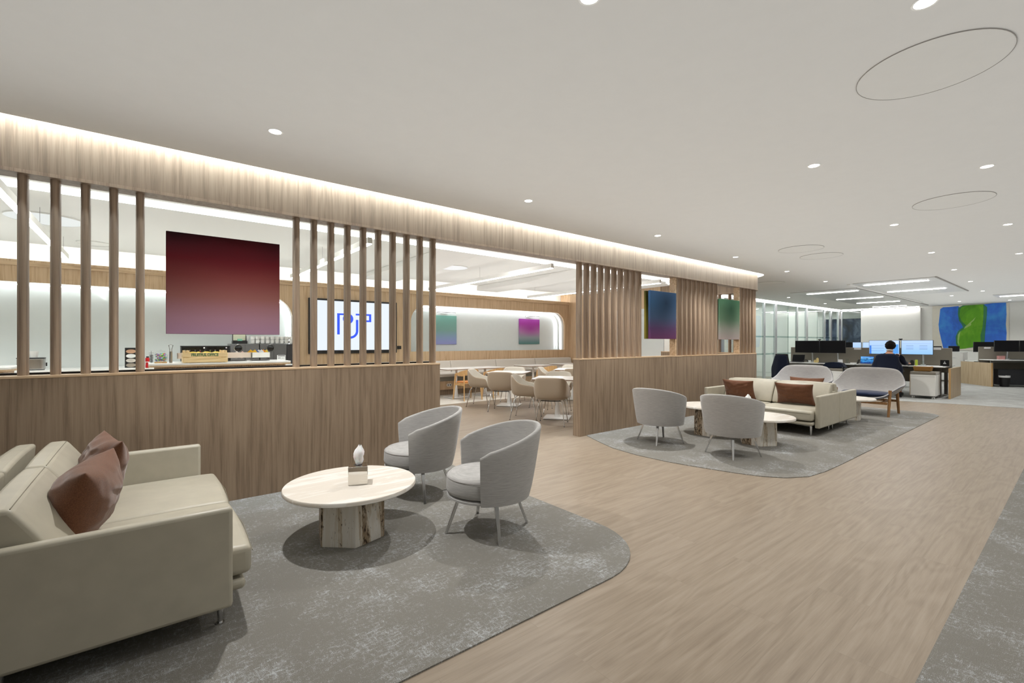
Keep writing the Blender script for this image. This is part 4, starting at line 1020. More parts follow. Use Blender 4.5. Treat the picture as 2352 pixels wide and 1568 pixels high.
def ui(name, kind):
    t = NT(name); c = t.n('ShaderNodeTexCoord'); sp = t.n('ShaderNodeSeparateXYZ'); t.l(c.outputs['Object'], sp.inputs[0])
    x, z = sp.outputs[0], sp.outputs[2]
    base = t.ramp(t.math('ADD', t.math('MULTIPLY', z, 2.6), .5), [(0, S(150, 200, 250)), (1, S(190, 215, 255))])
    def band(v, a, b): return t.math('MULTIPLY', t.math('GREATER_THAN', v, a), t.math('LESS_THAN', v, b))
    col = base
    if kind == 'off': col = None
    elif kind == 'sheet':
        for (x0, x1) in ((-.22, -.07), (.05, .21)):
            for z0 in (.045, -.045):
                col = t.mix(band(z, z0, z0 + .006) if 0 else t.math('MULTIPLY', band(z, z0, z0 + .005), band(x, x0, x1)), col, S(80, 100, 140))
            col = t.mix(t.math('MULTIPLY', t.math('MULTIPLY', band(z, -.04, .045), band(x, x0, x1)), t.math('GREATER_THAN', t.math('FRACT', t.math('MULTIPLY', z, 60)), .75)), col, S(140, 170, 215))
        col = t.mix(t.math('MULTIPLY', band(z, .10, .104), band(x, -.3, .3)), col, S(130, 160, 210))
    elif kind == 'windows':
        col = t.mix(band(x, .12, .31), col, S(90, 160, 235)); col = t.mix(t.math('MULTIPLY', band(x, .12, .31), band(z, .08, .2)), col, S(205, 225, 255))
        col = t.mix(t.math('MULTIPLY', band(x, -.32, -.28), band(z, -.2, .05)), col, S(70, 130, 225))
        for z0 in (.04, -.03, -.10): col = t.mix(t.math('MULTIPLY', band(z, z0, z0 + .006), band(x, -.28, .0)), col, S(100, 130, 190))
    elif kind == 'lake':
        n = t.noise(t.coord((9, 9, 30)), 1, 4); f = t.math('ADD', t.math('MULTIPLY', z, 3.2), t.math('MULTIPLY', n, .7))
        col = t.ramp(f, [(.05, S(16, 50, 120)), (.3, S(60, 150, 220)), (.42, S(20, 60, 110)), (.5, S(120, 190, 240)), (.75, S(30, 90, 200))])
    t.b.inputs['Base Color'].default_value = (.01, .01, .012, 1); t.b.inputs['Roughness'].default_value = .6; t.b.inputs['Specular IOR Level'].default_value = .15
    if col is not None: t.l(col, t.b.inputs['Emission Color']); t.b.inputs['Emission Strength'].default_value = 1.0
    return t.m
UI = {k: ui('screen_' + k, k) for k in ('off', 'sheet', 'windows', 'lake', 'blank')}
def make_monitor(label, loc, rz, W, H, zc, kind, desk_z=.80, group=None):
    """faces -y locally; loc is the point on the desk under it"""
    t = thing('monitor', label, 'monitor', loc, rz, group)
    obj('case', MB().box(-W / 2, W / 2, -.02, .02, zc - H / 2 - desk_z, zc + H / 2 - desk_z), M['black'], t, bevel=.004)
    m = MB().box(-W / 2 + .008, W / 2 - .008, -.0215, -.0205, -H / 2 + .010, H / 2 - .008)
    obj('display', m, UI[kind], t, smooth=0, loc=(0, 0, zc - desk_z))
    h = zc - desk_z
    obj('arm', MB().tube([(0, .03, h), (0, .07, h - .04), (.10, .13, h - .2)], .016, 8).tube([(.10, .13, h - .2), (.10, .16, .02)], .018, 8), M['alu'], t)
    obj('clamp', MB().box(.05, .15, .11, .2, 0, .03), M['alu'], t, bevel=.004)
    return t
def m1(label, y0, y1, kind, z0=1.095, z1=1.465, x=15.95): make_monitor(label, (x, (y0 + y1) / 2, .80), -PI / 2, y1 - y0, z1 - z0, (z0 + z1) / 2, kind)
m1('black switched off monitor at the left end of the front desk row', 5.065, 5.725, 'off')
m1('black switched off monitor beside the leftmost one on the front desk row', 4.40, 5.055, 'off')
m1('lit monitor with window panes, partly behind the head of the seated person', 3.17, 3.84, 'windows', 1.085, 1.468)
m1('lit monitor with spreadsheet boxes, right of the seated person', 2.49, 3.135, 'sheet', 1.085, 1.47)
M['webcam'] = M['darkgrey']
for y, lb in ((5.06, 'little round webcam between the two black monitors'), (3.15, 'little webcam between the two lit monitors')):
    t = thing('webcam', lb, 'webcam', (15.95, y, 1.467)); obj('body', MB().box(-.02, .02, -.04, .04, .015, .045), M['black'], t, bevel=.01, seg=3); obj('clip', MB().box(-.015, .015, -.015, .015, -.0, .016), M['darkgrey'], t)
# monitors of the row behind, seen over the felt screen
d3 = make_desk('white topped desk row hidden behind the front row', (19.3, 6.1, 0), DR, 3.0)
def yat(u, X):
    k = (u - 1176) / 1051; return X / (math.cos(ANG) + k * math.sin(ANG)) * (math.sin(ANG) - k * math.cos(ANG))
for u0, u1, k, lb in ((1938, 1957.8, 'off', 'dark monitor seen over the felt screen, right of the two black monitors'), (1958.8, 1979, 'blank', 'lit monitor seen over the felt screen, left of a thin gap'), (1981.5, 2001, 'blank', 'lit monitor seen over the felt screen, touching the monitor of the seated person')):
    ya, yb = yat(u0, 18.85), yat(u1, 18.85); make_monitor(lb, (18.85, (ya + yb) / 2, .80), -PI / 2, ya - yb, .40, 1.22, k)
make_monitor('black monitor top edge showing above the right end of the felt screen', (16.62, 2.73, .80), PI / 2, .60, .36, 1.13, 'off')

# desk clutter, front row (z = .80)
ZD = .80
def laptop(label, loc, rz, kind, w=.32, h=.22, op=108):
    t = thing('laptop', label, 'laptop', loc, rz)
    obj('keyboard', MB().box(-w / 2, w / 2, -.11, .11, 0, .014), M['alu' if kind != 'off' else 'darkgrey'], t, bevel=.004)
    a = R(op - 90)
    l = obj('lid', MB().box(-w / 2, w / 2, 0, .007, 0, h), M['darkgrey'], t, bevel=.003, loc=(0, .11, .014)); l.rotation_euler = (-a, 0, 0)
    obj('display', MB().box(-w / 2 + .008, w / 2 - .008, -.0012, -.0002, .01 - h / 2, h / 2 - .01), UI[kind], l, smooth=0, loc=(0, 0, h / 2))
laptop('open laptop showing a blue lake picture, left of the seated person', (15.68, 3.86, ZD), -PI / 2, 'lake', .31, .22)
laptop('open black laptop at the left end of the front desk', (15.76, 5.62, ZD), -PI / 2, 'off', .34, .23)
t = thing('desk_tablet', 'small black upright tablet with a pale figure on it, right end of the front desk', 'tablet', (15.92, 2.27, ZD), -PI / 2)
obj('body', MB().box(-.085, .085, -.006, .006, .01, .16), M['blackgloss'], t, bevel=.003); obj('stand', MB().box(-.1, .1, -.06, .04, 0, .012), M['black'], t, bevel=.003)
obj('figure', MB().prism([(-.03, .06), (-.02, .09), (-.008, .10), (-.008, .125), (.008, .125), (.008, .10), (.02, .09), (.03, .06)], -.0075, -.006, 'Y'), M['alu'], t, smooth=0)
t = thing('drink_can', 'slim lime green drink can on the front desk beside the mouse hand', 'can', (15.8, 2.80, ZD)); M['lime'] = plain('lime_print', S(190, 208, 70), .35, .2)
obj('body', MB().lathe([(0, 0), (.024, .002), (.028, .01), (.028, .145), (.023, .155)], 24), M['lime'], t); obj('lid', MB().cyl(0, 0, .150, .156, .022), M['steel'], t)
def tumbler(label, x, y, h=.13, r=.038):
    t = thing('water_glass', label, 'glass', (x, y, ZD)); obj('glass', MB().lathe([(0, .004), (r * .85, .004), (r, h), (r - .003, h), (r * .8, .01), (0, .01)], 24), M['glass'], t, smooth=60); obj('glass_base', MB().cyl(0, 0, 0, .004, r * .85), M['glass'], t)
    return t
tumbler('clear water glass on the front desk right of the lime can', 15.85, 2.69)
tumbler('clear water glass on the front desk left of the blue laptop', 15.9, 4.35)
def mouse(label, x, y, a=0, z=ZD):
    m = MB(); m.T = Matrix.Diagonal((1, .6, .55, 1)); m.lathe([(0, 0), (.055, 0), (.052, .03), (.03, .055), (0, .06)], 20); o = obj('computer_mouse', m, M['black'], smooth=70, loc=(x, y, z), rz=a); tag(o, label, 'mouse')
mouse('black computer mouse under the right hand of the seated person', 15.70, 2.93)
tag(obj('speaker_puck', MB().lathe([(0, 0), (.045, 0), (.045, .10), (.03, .14), (0, .15)], 24), M['black'], loc=(15.86, 2.90, ZD)), 'rounded black device standing between the mouse and the lime can', 'device')
tag(obj('note_card', MB().prism([(-.06, 0), (.05, 0), (.06, .11), (-.05, .11)], -.004, .004, 'X'), M['paper'], smooth=0, loc=(15.93, 4.52, ZD)), 'white upright card beside the left water glass', 'card')
tag(obj('note_card', MB().box(-.03, .03, -.09, .09, 0, .03), M['paper'], smooth=0, loc=(15.9, 4.18, ZD), rz=.3), 'flat white paper pad between the left glass and the blue laptop', 'paper')
tag(obj('mobile_phone', MB().prism([(-.004, 0), (.004, 0), (.05, .12), (.042, .12)], -.04, .04, 'Y'), M['black'], smooth=0, loc=(15.9, 4.10, ZD), rz=-1.9), 'black mobile phone leaning upright left of the blue laptop', 'phone')
t = thing('mug', 'small white mug on the desk under the black monitors', 'mug', (15.80, 5.28, ZD)); obj('cup', MB().lathe([(0, 0), (.03, 0), (.038, .068), (.035, .068), (.028, .006), (0, .006)], 20), M['china'], t); obj('handle', MB().tube([(.035, 0, .055), (.055, 0, .045), (.034, 0, .015)], .004, 6), M['china'], t)
t = thing('wooden_house', 'pale yellow little wooden house blocks on the desk under the black monitors', 'ornament', (15.9, 5.13, ZD)); M['block'] = plain('pale_yellow_wood', S(226, 204, 140), .6)
for dy, w_, h_ in ((.035, .028, .09), (-.03, .03, .15)): obj('block', MB().prism([(dy - w_, 0), (dy + w_, 0), (dy + w_, h_ - .03), (dy, h_), (dy - w_, h_ - .03)], -.02, .02, 'X'), M['block'], t, smooth=0)
tag(obj('headset', MB().tube([(0, .07 * math.cos(R(a)), .012 + .06 * abs(math.sin(R(a)))) for a in range(0, 181, 15)], .012, 8), M['black'], loc=(15.85, 5.40, ZD)), 'black headset on the desk between the laptop and the white mug', 'headset')
tag(obj('keyboard', MB().box(-.06, .06, -.22, .22, 0, .018), M['darkgrey'], bevel=.004, loc=(15.78, 4.82, ZD)), 'dark keyboard on the desk below the right black monitor', 'keyboard')
tag(obj('keyboard', MB().box(-.06, .06, -.2, .2, 0, .018), M['darkgrey'], bevel=.004, loc=(15.72, 3.28, ZD)), 'dark keyboard in front of the seated person', 'keyboard')
tag(obj('loose_papers', MB().box(-.10, .10, -.15, .15, 0, .006), M['paper'], smooth=0, loc=(15.76, 2.44, ZD), rz=.2), 'loose white papers at the right end of the front desk', 'paper')

# pedestals with casters
def pedestal(label, x, y):
    t = thing('pedestal', label, 'drawer unit', (x, y, 0), 0, 'white rolling pedestals')
    obj('body', MB().box(0, .57, -.24, .24, .075, .60), M['white'], t, bevel=.008); obj('side_trim', MB().box(.0, .57, .24, .25, .075, .60), M['deskoak'], t)
    obj('seat_cushion', MB().box(.0, .57, -.245, .245, .602, .675), M['screenfab'], t, bevel=.015, seg=3)
    obj('drawer_line', MB().box(-.002, .0, -.23, .23, .555, .558), M['grey'], t)
    for sx in (.07, .50):
        for sy in (-.19, .19):
            c = obj('caster', MB().box(sx - .012, sx + .012, sy - .004, sy + .004, .03, .076), M['steel'], t)
            m = MB(); m.T = Matrix.Translation((sx, sy, .026)) @ Matrix.Rotation(PI / 2, 4, 'X'); m.cyl(0, 0, -.026, -.008, .026, n=16); m.cyl(0, 0, .008, .026, .026, n=16); obj('wheel', m, M['china'], c)
pedestal('white rolling pedestal with a basket on top, right end of the front desks', 15.18, 2.57)
pedestal('white rolling pedestal with a taupe seat pad behind the left wing armchair', 15.18, 4.50)
m = MB(); softbox(m, lambda u, v, w: (.13 * u * (1 + .08 * w), .17 * v * (1 + .06 * w), .065 + .062 * w), (3, 6, 4)); M['wicker'] = wood('woven_basket', S(176, 132, 72), S(120, 84, 40), 'Y', .7, 1.6)
t = thing('basket', 'brown woven basket on top of the right-hand pedestal', 'basket', (15.40, 2.60, .677)); obj('body', m, M['wicker'], t, bevel=.02); obj('papers', MB().prism([(-.12, -.16), (.12, -.14), (.11, .16), (-.13, .12)], .128, .133), M['paper'], t, smooth=0)
m = MB(); softbox(m, lambda u, v, w: (.13 * u + .03 * noise.noise(Vector((u, v, w))), (.24 - .05 * w) * v + .02 * noise.noise(Vector((v * 3, w, 4))), .09 + .085 * w * (1 - .3 * v * v)), (4, 6, 4))
t = thing('black_bag', 'soft black bag slumped on the pedestal behind the left wing armchair', 'bag', (15.36, 4.5, .677)); obj('body', m, M['navy'], t, bevel=.03, seg=3); obj('strap', MB().tube([(-.1, -.2, .12), (-.16, -.24, .0), (-.16, -.3, -.2), (-.12, -.27, -.05), (-.08, -.2, .1)], .012, 6), M['black'], t)

# office chairs
def make_chair(label, loc, rz, back=True):
    """faces +x"""
    t = thing('office_chair', label, 'office chair', loc, rz, 'black swivel office chairs')
    m = MB()
    softbox(m, lambda u, v, w: (.23 * u, .245 * v * (1 - .06 * u), .485 + .03 * w + .012 * v * v), (5, 5, 1)); obj('seat', m, M['black'], t, bevel=.025, seg=3)
    if back:
        m = MB(); softbox(m, lambda u, v, w: (-.235 - .06 * (w * .5 + .5) + .012 * u + .04 * v * v, (.225 - .03 * w) * v, .80 + .27 * w), (1, 6, 6)); obj('backrest', m, M['black'], t, bevel=.01)
        obj('back_support', MB().tube([(-.1, 0, .44), (-.27, 0, .46), (-.29, 0, .75)], .02, 8), M['darkgrey'], t)
    obj('column', MB().tube([(0, 0, .10), (0, 0, .46)], [.03, .022], 12), M['darkgrey'], t)
    m = MB()
    for k in range(5):
        a = R(72 * k + 18); m.tube([(0, 0, .11), (.28 * math.cos(a), .28 * math.sin(a), .075)], [.03, .016], 8)
    b = obj('star_base', m, M['black'], t)
    for k in range(5):
        a = R(72 * k + 18); m = MB(); m.T = Matrix.Translation((.28 * math.cos(a), .28 * math.sin(a), .03)) @ Matrix.Rotation(PI / 2, 4, 'X'); obj('caster', m.cyl(0, 0, -.022, .022, .03, n=14), M['black'], b)
    for s in (-1, 1):
        obj('armrest', MB().tube([(.0, s * .25, .46), (-.02, s * .29, .50), (-.02, s * .29, .66)], .016, 8).box(-.13, .12, s * .29 - .035, s * .29 + .035, .66, .69), M['black'], t)
    return t
make_chair('black swivel chair the person sits on', (14.98, 3.22, 0), 0, True)
make_chair('black swivel chair with a dark coat over it, left of the wing armchairs', (15.05, 5.62, 0), R(-15), True)
def coat(label, loc, rz, top, low, half, seed):
    m = MB(); P = []
    n = 30
    for k in range(22):
        q = k / 21; z = top + (low - top) * q; row = []
        for i in range(n):
            a = 2 * PI * i / n; ca, sa = math.cos(a), math.sin(a)
            spread = half * (.74 + .26 * min(1, q * 1.8)) * (1 if q > .06 else (.55 + q * 7.5))
            dpt = (.055 + .045 * min(1, q * 2)) * (1 if q > .04 else .5)
            f = 1 + .10 * math.sin(6 * a + seed + 2 * q) * min(1, q * 2) + .10 * noise.noise(Vector((ca * 2, sa * 2 + seed, q * 3)))
            row.append((dpt * ca * f * 1.15 - .02 * q, spread * sa * f, z + .02 * math.sin(3 * a + seed) * q * q))
        P.append(row)
    m.grid(P, False, True); m.f.append(tuple(range(n)))
    o = obj('coat', m, M['navy'], smooth=80); o.location = loc; o.rotation_euler = (0, 0, rz); tag(o, label, 'coat')
coat('dark navy coat draped over the back of the chair of the seated person', (14.68, 3.17, 0), 0, 1.125, .42, .30, 2)
coat('dark coat hung over the empty swivel chair left of the wing armchairs', (14.78, 5.70, 0), R(-15), 1.05, .36, .25, 7)

# ------------------------------------------------------------------ seated person
def skin_mesh(name, V, E, r, mat, parent, root=0, sub=2):
    me = bpy.data.meshes.new(name); me.from_pydata(V, E, []); o = bpy.data.objects.new(name, me); COL.objects.link(o)
    if parent: o.parent = parent
    md = o.modifiers.new('skin', 'SKIN'); md.use_smooth_shade = True; md.branch_smoothing = .6
    for i, sv in enumerate(me.skin_vertices[0].data):
        rr = r[i]; sv.radius = rr if isinstance(rr, tuple) else (rr, rr); sv.use_root = (i == root)
    me.materials.append(mat)
    s = o.modifiers.new('sub', 'SUBSURF'); s.levels = sub; s.render_levels = sub
    return o
person = thing('person', 'person with dark curly hair and a navy sweater seated at the front desk, back turned', 'person', (15.10, 3.22, 0))
J = dict(pel=(0, 0, .575), sp=(.0, 0, .76), ch=(.03, 0, .96), up=(.045, 0, 1.09), nk=(.065, -.004, 1.175), hb=(.095, -.008, 1.25), hd=(.10, -.012, 1.33), ht=(.085, -.012, 1.40),
         sl=(.045, .19, 1.065), el=(.15, .285, .87), wl=(.40, .20, .855), pl_=(.47, .18, .842), sr=(.045, -.19, 1.065), er=(.20, -.27, .875), wr=(.47, -.27, .862), pr_=(.55, -.28, .862),
         hl=(.03, .10, .56), kl=(.46, .13, .56), al=(.44, .13, .12), fl=(.56, .14, .05), hr=(.03, -.10, .56), kr=(.46, -.13, .56), ar=(.44, -.13, .12), fr=(.56, -.14, .05))
RAD = dict(pel=(.15, .13), sp=(.135, .11), ch=(.155, .12), up=(.10, .09), nk=.052, hb=.066, hd=(.084, .078), ht=(.066, .07), sl=.062, el=.043, wl=.027, pl_=(.034, .016), sr=.062, er=.043, wr=.027, pr_=(.034, .016),
           hl=.085, kl=.06, al=.04, fl=.036, hr=.085, kr=.06, ar=.04, fr=.036)
ED = [('pel', 'sp'), ('sp', 'ch'), ('ch', 'up'), ('up', 'nk'), ('nk', 'hb'), ('hb', 'hd'), ('hd', 'ht'), ('up', 'sl'), ('sl', 'el'), ('el', 'wl'), ('wl', 'pl_'), ('up', 'sr'), ('sr', 'er'), ('er', 'wr'), ('wr', 'pr_'),
      ('pel', 'hl'), ('hl', 'kl'), ('kl', 'al'), ('al', 'fl'), ('pel', 'hr'), ('hr', 'kr'), ('kr', 'ar'), ('ar', 'fr')]
names_ = list(J); idx = {n: i for i, n in enumerate(names_)}; V = [J[n] for n in names_]; RR_ = [RAD[n] for n in names_]; E_ = [(idx[a], idx[b]) for a, b in ED]
for hand, s in (('pl_', 1), ('pr_', -1)):
    p = Vector(J[hand])
    for k, (off, ln) in enumerate(((-.027, .065), (-.009, .075), (.009, .07), (.026, .055))):
        a = len(V); V += [tuple(p + Vector((.032, off, .004))), tuple(p + Vector((.032 + ln * .55, off * 1.15, .002))), tuple(p + Vector((.032 + ln, off * 1.15, -.016)))]; RR_ += [.0088, .008, .007]
        E_ += [(idx[hand], a), (a, a + 1), (a + 1, a + 2)]
    a = len(V); V += [tuple(p + Vector((-.01, .034 * s, -.004))), tuple(p + Vector((.025, .052 * s, -.012)))]; RR_ += [.011, .009]; E_ += [(idx[hand], a), (a, a + 1)]
skin_mesh('body', V, E_, RR_, M['skin'], person)
def garment(name, keys, edges, extra, mat, over={}):
    ks = list(keys); ix = {k: i for i, k in enumerate(ks)}
    rr = []
    for k in ks:
        r = over.get(k, RAD.get(k)); r = r if isinstance(r, tuple) else (r, r); rr.append((r[0] + extra, r[1] + extra))
    skin_mesh(name, [J[k] for k in ks], [(ix[a], ix[b]) for a, b in edges], rr, mat, person)
J['cl'] = (.39, .203, .856); RAD['cl'] = .031; J['cr'] = (.455, -.27, .863); RAD['cr'] = .031; J['nb'] = (.055, -.002, 1.135); RAD['nb'] = .058
garment('sweater', ['pel', 'sp', 'ch', 'up', 'nb', 'sl', 'el', 'cl', 'sr', 'er', 'cr'], [('pel', 'sp'), ('sp', 'ch'), ('ch', 'up'), ('up', 'nb'), ('up', 'sl'), ('sl', 'el'), ('el', 'cl'), ('up', 'sr'), ('sr', 'er'), ('er', 'cr')], .020, M['navy'])
garment('trousers', ['pel', 'hl', 'kl', 'al', 'hr', 'kr', 'ar'], [('pel', 'hl'), ('hl', 'kl'), ('kl', 'al'), ('pel', 'hr'), ('hr', 'kr'), ('kr', 'ar')], .018, M['darkgrey'])
for s in (-1, 1):
    m = MB(); softbox(m, lambda u, v, w: (.52 + .13 * u, s * .135 + .045 * v * (1 - .2 * u * u), .05 + .048 * w * (1 - .25 * (u + 1) / 2)), (5, 3, 2)); obj('shoe', m, M['black'], person, bevel=.02, seg=3)
m = MB(); m.T = Matrix.Translation((.068, -.004, 1.203)) @ Matrix.Rotation(R(14), 4, 'Y'); obj('collar', m.lathe([(.066, -.024), (.073, -.018), (.068, .014), (.061, .012), (.062, -.02)], 28), M['paper'], person, smooth=60)
# curly hair: lumpy cap, fuller on top and at the back, fading to the nape
m = MB(); P = []
for i in range(23):
    th = PI * .80 * i / 22; row = []
    for k in range(36):
        a = 2 * PI * k / 36
        back = .5 - .5 * math.cos(a)                       # 0 at the face (+x), 1 at the back
        thk = th * (1.0 if back > .3 else .62 + .38 * back / .3)
        n_ = 1 + .13 * noise.noise(Vector((math.cos(a) * 4.2, math.sin(a) * 4.2, thk * 4.5))) + .05 * noise.noise(Vector((math.cos(a) * 12, math.sin(a) * 12, thk * 12)))
        rx, ry, rz_ = .112 * n_, .112 * n_, .122 * n_
        rz_ *= 1.0 if thk < 1.6 else 1.0 - .12 * (thk - 1.6)
        row.append((.085 + rx * max(math.sin(thk), .72 if thk > 1.6 else 0) * math.cos(a), -.012 + ry * max(math.sin(thk), .72 if thk > 1.6 else 0) * math.sin(a), 1.330 + rz_ * math.cos(thk)))
    P.append(row)
m.grid(P, False, True); obj('hair', m, M['hair'], person, smooth=80)
for s in (-1, 1):
    m = MB(); m.T = Matrix.Translation((.105, -.012 + s * .083, 1.305)) @ Matrix.Rotation(R(8), 4, 'Y') @ Matrix.Diagonal((.6, .35, 1, 1)); obj('ear', m.lathe([(0, -.033), (.018, -.024), (.026, 0), (.022, .02), (0, .033)], 14), M['skin'], person, smooth=70)
m = MB(); m.T = Matrix.Translation((.183, -.012, 1.30)); obj('nose', m.lathe([(0, -.02), (.013, -.018), (.012, 0), (.006, .02), (0, .028)], 12), M['skin'], person, smooth=70)
obj('mouth', MB().box(.170, .176, -.034, .010, 1.262, 1.268), plain('lips', S(168, 92, 84), .5), person)
for s in (-1, 1):
    m = MB(); m.T = Matrix.Translation((.170, -.012 + s * .031, 1.325)) @ Matrix.Rotation(PI / 2, 4, 'Y'); obj('eye', m.lathe([(0, .008), (.008, .005), (.011, 0)], 12), M['paper'], person)
g = MB()
for s in (-1, 1):
    g.tube([(.186, -.012 + s * .034 + .024 * math.cos(R(a)), 1.325 + .020 * math.sin(R(a))) for a in range(0, 361, 30)], .002, 5); g.tube([(.186, -.012 + s * .058, 1.33), (.10, -.012 + s * .088, 1.325)], .002, 5)
g.tube([(.186, -.022, 1.328), (.186, -.002, 1.328)], .002, 5); obj('glasses', g, M['black'], person)

# ------------------------------------------------------------------ second desk row, turned
A2 = R(-56); O2 = (21.56, 2.31)
def p2(lx, ly, z=0): c, s = math.cos(A2), math.sin(A2); return (O2[0] + lx * c - ly * s, O2[1] + lx * s + ly * c, z)
make_desk('white topped desk of the turned row at the right edge of the photo', p2(.06, 0), A2, 1.8, .86)
make_desk('second white topped desk of the turned row, outside the right edge', p2(1.88, 0), A2, 1.8, .86)
make_desk('white topped desk on the far side of the turned row', p2(1.86, 0), A2 + PI, 1.8, .80)
felt('grey brown felt screen of the turned desk row at the right edge', p2(.06, 0), A2, 3.6, .68, 1.27)
t = thing('side_board', 'oak end board of the turned desk row at the right edge', 'panel', p2(0, 0), A2); obj('board', MB().box(-.02, .02, -.76, .76, 0, .76), M['deskoak'], t, smooth=0, bevel=.002); obj('edge', MB().box(-.021, .021, -.765, -.76, 0, .76), M['ply'], t, smooth=0)
make_monitor('black monitor on the turned desk row, left of a pair', p2(.63, -.28, .86), A2, .62, .36, 1.295, 'off', .86)
make_monitor('black monitor cut by the right edge of the photo', p2(1.27, -.28, .86), A2, .62, .36, 1.295, 'off', .86)
make_monitor('black monitor facing away behind the turned desk screen', p2(.42, .36, .80), A2 + PI, .60, .34, 1.26, 'off', .80)
tag(obj('name_plate', MB().box(0, .17, -.027, -.020, 1.205, 1.255), M['paper'], smooth=0, loc=p2(.2, 0), rz=A2), 'small white name plate on the turned desk screen at the right edge', 'name plate')
M['pink'] = plain('pink_box', S(206, 150, 146), .6, var=.15)
t = thing('gift_box', 'dusty pink box on the desk under the right-hand black monitor', 'box', p2(.56, -.16, .86), A2); obj('body', MB().box(-.08, .08, -.05, .05, 0, .11), M['pink'], t, bevel=.003); obj('lid', MB().box(-.083, .083, -.053, .053, .09, .115), M['pink'], t)
tag(obj('keyboard', MB().box(-.22, .22, -.07, .07, 0, .02), M['darkgrey'], bevel=.004, loc=p2(.85, -.45, .86), rz=A2), 'dark keyboard on the desk at the right edge of the photo', 'keyboard')
t = thing('waste_bin', 'black waste bin with a white rim under the turned desk', 'bin', p2(.40, -.60), A2); obj('body', MB().lathe([(0, 0), (.10, 0), (.13, .32), (.125, .32), (.095, .01), (0, .01)], 28), M['black'], t); obj('rim', MB().lathe([(.13, .30), (.134, .36), (.128, .36), (.125, .30)], 28), M['paper'], t)
tag(obj('under_desk_cabinet', MB().box(0, .95, -.5, -.14, .06, .55), M['darkgrey'], bevel=.004, loc=p2(.3, 0), rz=A2), 'dark cabinet under the turned desk behind the waste bin', 'cabinet')
make_chair('black swivel chair cut by the right edge of the photo', p2(1.22, -.98), A2 + PI / 2)
make_chair('black swivel chair at the second desk, outside the right edge', p2(2.9, -.98), A2 + PI / 2)
laptop('small dark laptop on the low cabinets left of the turned desk', (22.75, 3.02, 1.08), -PI / 2, 'off', .30, .2)
# low white cabinets in front of the painted wall
for k in range(3):
    y0 = 2.72 + k * .98
    t = thing('low_cabinet', ['white low cabinet beside the turned desk row', 'white low cabinet behind the right end of the front desk row', 'white low cabinet hidden behind the felt screen'][k], 'cabinet', (22.5, y0, 0), 0, 'white low cabinets')
    obj('body', MB().box(.02, .9, .003, .975, .05, 1.05), M['white'], t, smooth=0); obj('top', MB().box(0, .92, 0, .978, 1.05, 1.08), M['whitegloss'], t); obj('plinth', MB().box(.05, .88, .01, .97, 0, .05), M['grey'], t)
    for j in range(2):
        d = obj('door', MB().box(0, .018, .01 + j * .485, .485 + j * .485, .07, 1.04), M['white'], t, bevel=.003); obj('handle', MB().box(-.02, -.008, .2 + j * .485, .36 + j * .485, .86, .872), M['alu'], d)
tag(obj('paper_stack', MB().box(-.12, .12, -.18, .18, 0, .05), M['paper'], loc=(22.8, 3.35, 1.08)), 'stack of white papers on the low cabinets', 'paper')

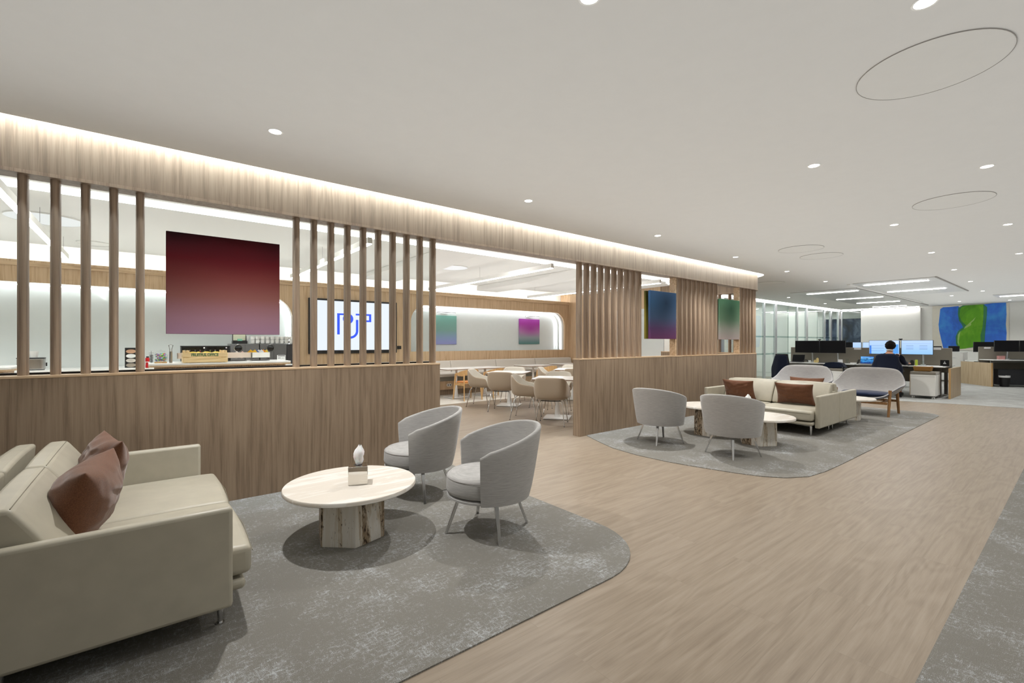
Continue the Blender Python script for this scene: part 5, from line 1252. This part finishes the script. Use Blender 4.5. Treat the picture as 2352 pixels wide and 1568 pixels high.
# ------------------------------------------------------------------ big painting and sideboard wall
WX = XE - .135
t = thing('large_painting', 'large abstract painting of a green form between two blue fields on raw canvas', 'painting', (0, 0, 0))
def Yv(x): return 4.05 - (x - 1600) / 620. * 2.15
def Zv(y): return 2.92 - (y - 205) / 385. * 1.78
obj('canvas', MB().box(WX, XE - .103, 1.88, 4.07, 1.10, 2.94), plain('raw_canvas', S(226, 220, 206), .9, var=.02), t, smooth=0)
def cloud(name, a, b, c):
    q = NT(name); n = q.noise(q.coord((1, 1.2, 1.0)), 1, 4, .6, 1.0); n2 = q.noise(q.coord((1, 9, 3)), 1, 3); f = q.math('ADD', q.math('MULTIPLY', n, .8), q.math('MULTIPLY', n2, .2)); return q.done(q.ramp(f, [(.3, a), (.5, b), (.72, c)]), .6)
bl = cloud('blue_pigment', S(44, 90, 180), S(50, 114, 220), S(70, 165, 232)); gr = cloud('green_pigment', S(74, 140, 4), S(98, 168, 14), S(136, 196, 52)); dg = cloud('green_shadow_pigment', S(40, 110, 70), S(56, 128, 80), S(70, 140, 110)); pg = cloud('pale_green_pigment', S(150, 190, 90), S(160, 200, 110), S(180, 205, 120))
def patch(name, pts, mat, d):
    m = MB().prism([(Yv(x), Zv(y)) for x, y in pts], WX - .004 * d, WX, 'X'); obj(name, m, mat, t, smooth=0)
patch('blue_field', [(1665, 230), (1690, 215), (1760, 214), (1822, 210), (1850, 240), (1900, 300), (1900, 480), (1860, 580), (1760, 590), (1692, 583), (1672, 500), (1655, 420), (1650, 370), (1658, 300)], bl, 1)
patch('blue_field', [(2020, 206), (2120, 198), (2205, 197), (2208, 300), (2203, 380), (2209, 450), (2205, 530), (2080, 556), (2005, 565)], bl, 1)
patch('dark_green_fringe', [(1822, 225), (1860, 206), (2030, 204), (2058, 230), (2056, 300), (2046, 400), (2040, 480), (2036, 560), (1900, 580), (1828, 586), (1802, 545), (1800, 480), (1820, 430), (1862, 398), (1850, 370), (1828, 340), (1818, 280)], dg, 2)
patch('green_form', [(1838, 240), (1852, 220), (1885, 210), (1960, 206), (2026, 206), (2030, 240), (2028, 320), (2022, 400), (2005, 470), (2008, 530), (2012, 556), (1930, 572), (1880, 584), (1838, 588), (1818, 555), (1812, 500), (1820, 462), (1846, 430), (1884, 404), (1894, 388), (1872, 366), (1848, 342), (1832, 300)], gr, 3)
patch('pale_streak', [(1880, 392), (1900, 375), (1932, 345), (1966, 312), (1952, 342), (1928, 362), (1930, 380), (1898, 398), (1870, 412)], pg, 4)
patch('pale_streak', [(1818, 462), (1840, 430), (1834, 470), (1826, 520), (1830, 560), (1816, 530)], pg, 4)
# furniture inside the first glazed office
t = thing('meeting_table', 'small white round table inside the first glazed office', 'table', (18.6, 8.9, 0)); obj('tabletop', MB().cyl(0, 0, .72, .745, .5, n=40), M['whitegloss'], t); obj('column', MB().cyl(0, 0, .02, .72, .04), M['alu'], t); obj('foot', MB().cyl(0, 0, 0, .02, .28), M['alu'], t)
make_chair('swivel chair inside the first glazed office', (18.1, 9.5, 0), R(-60))
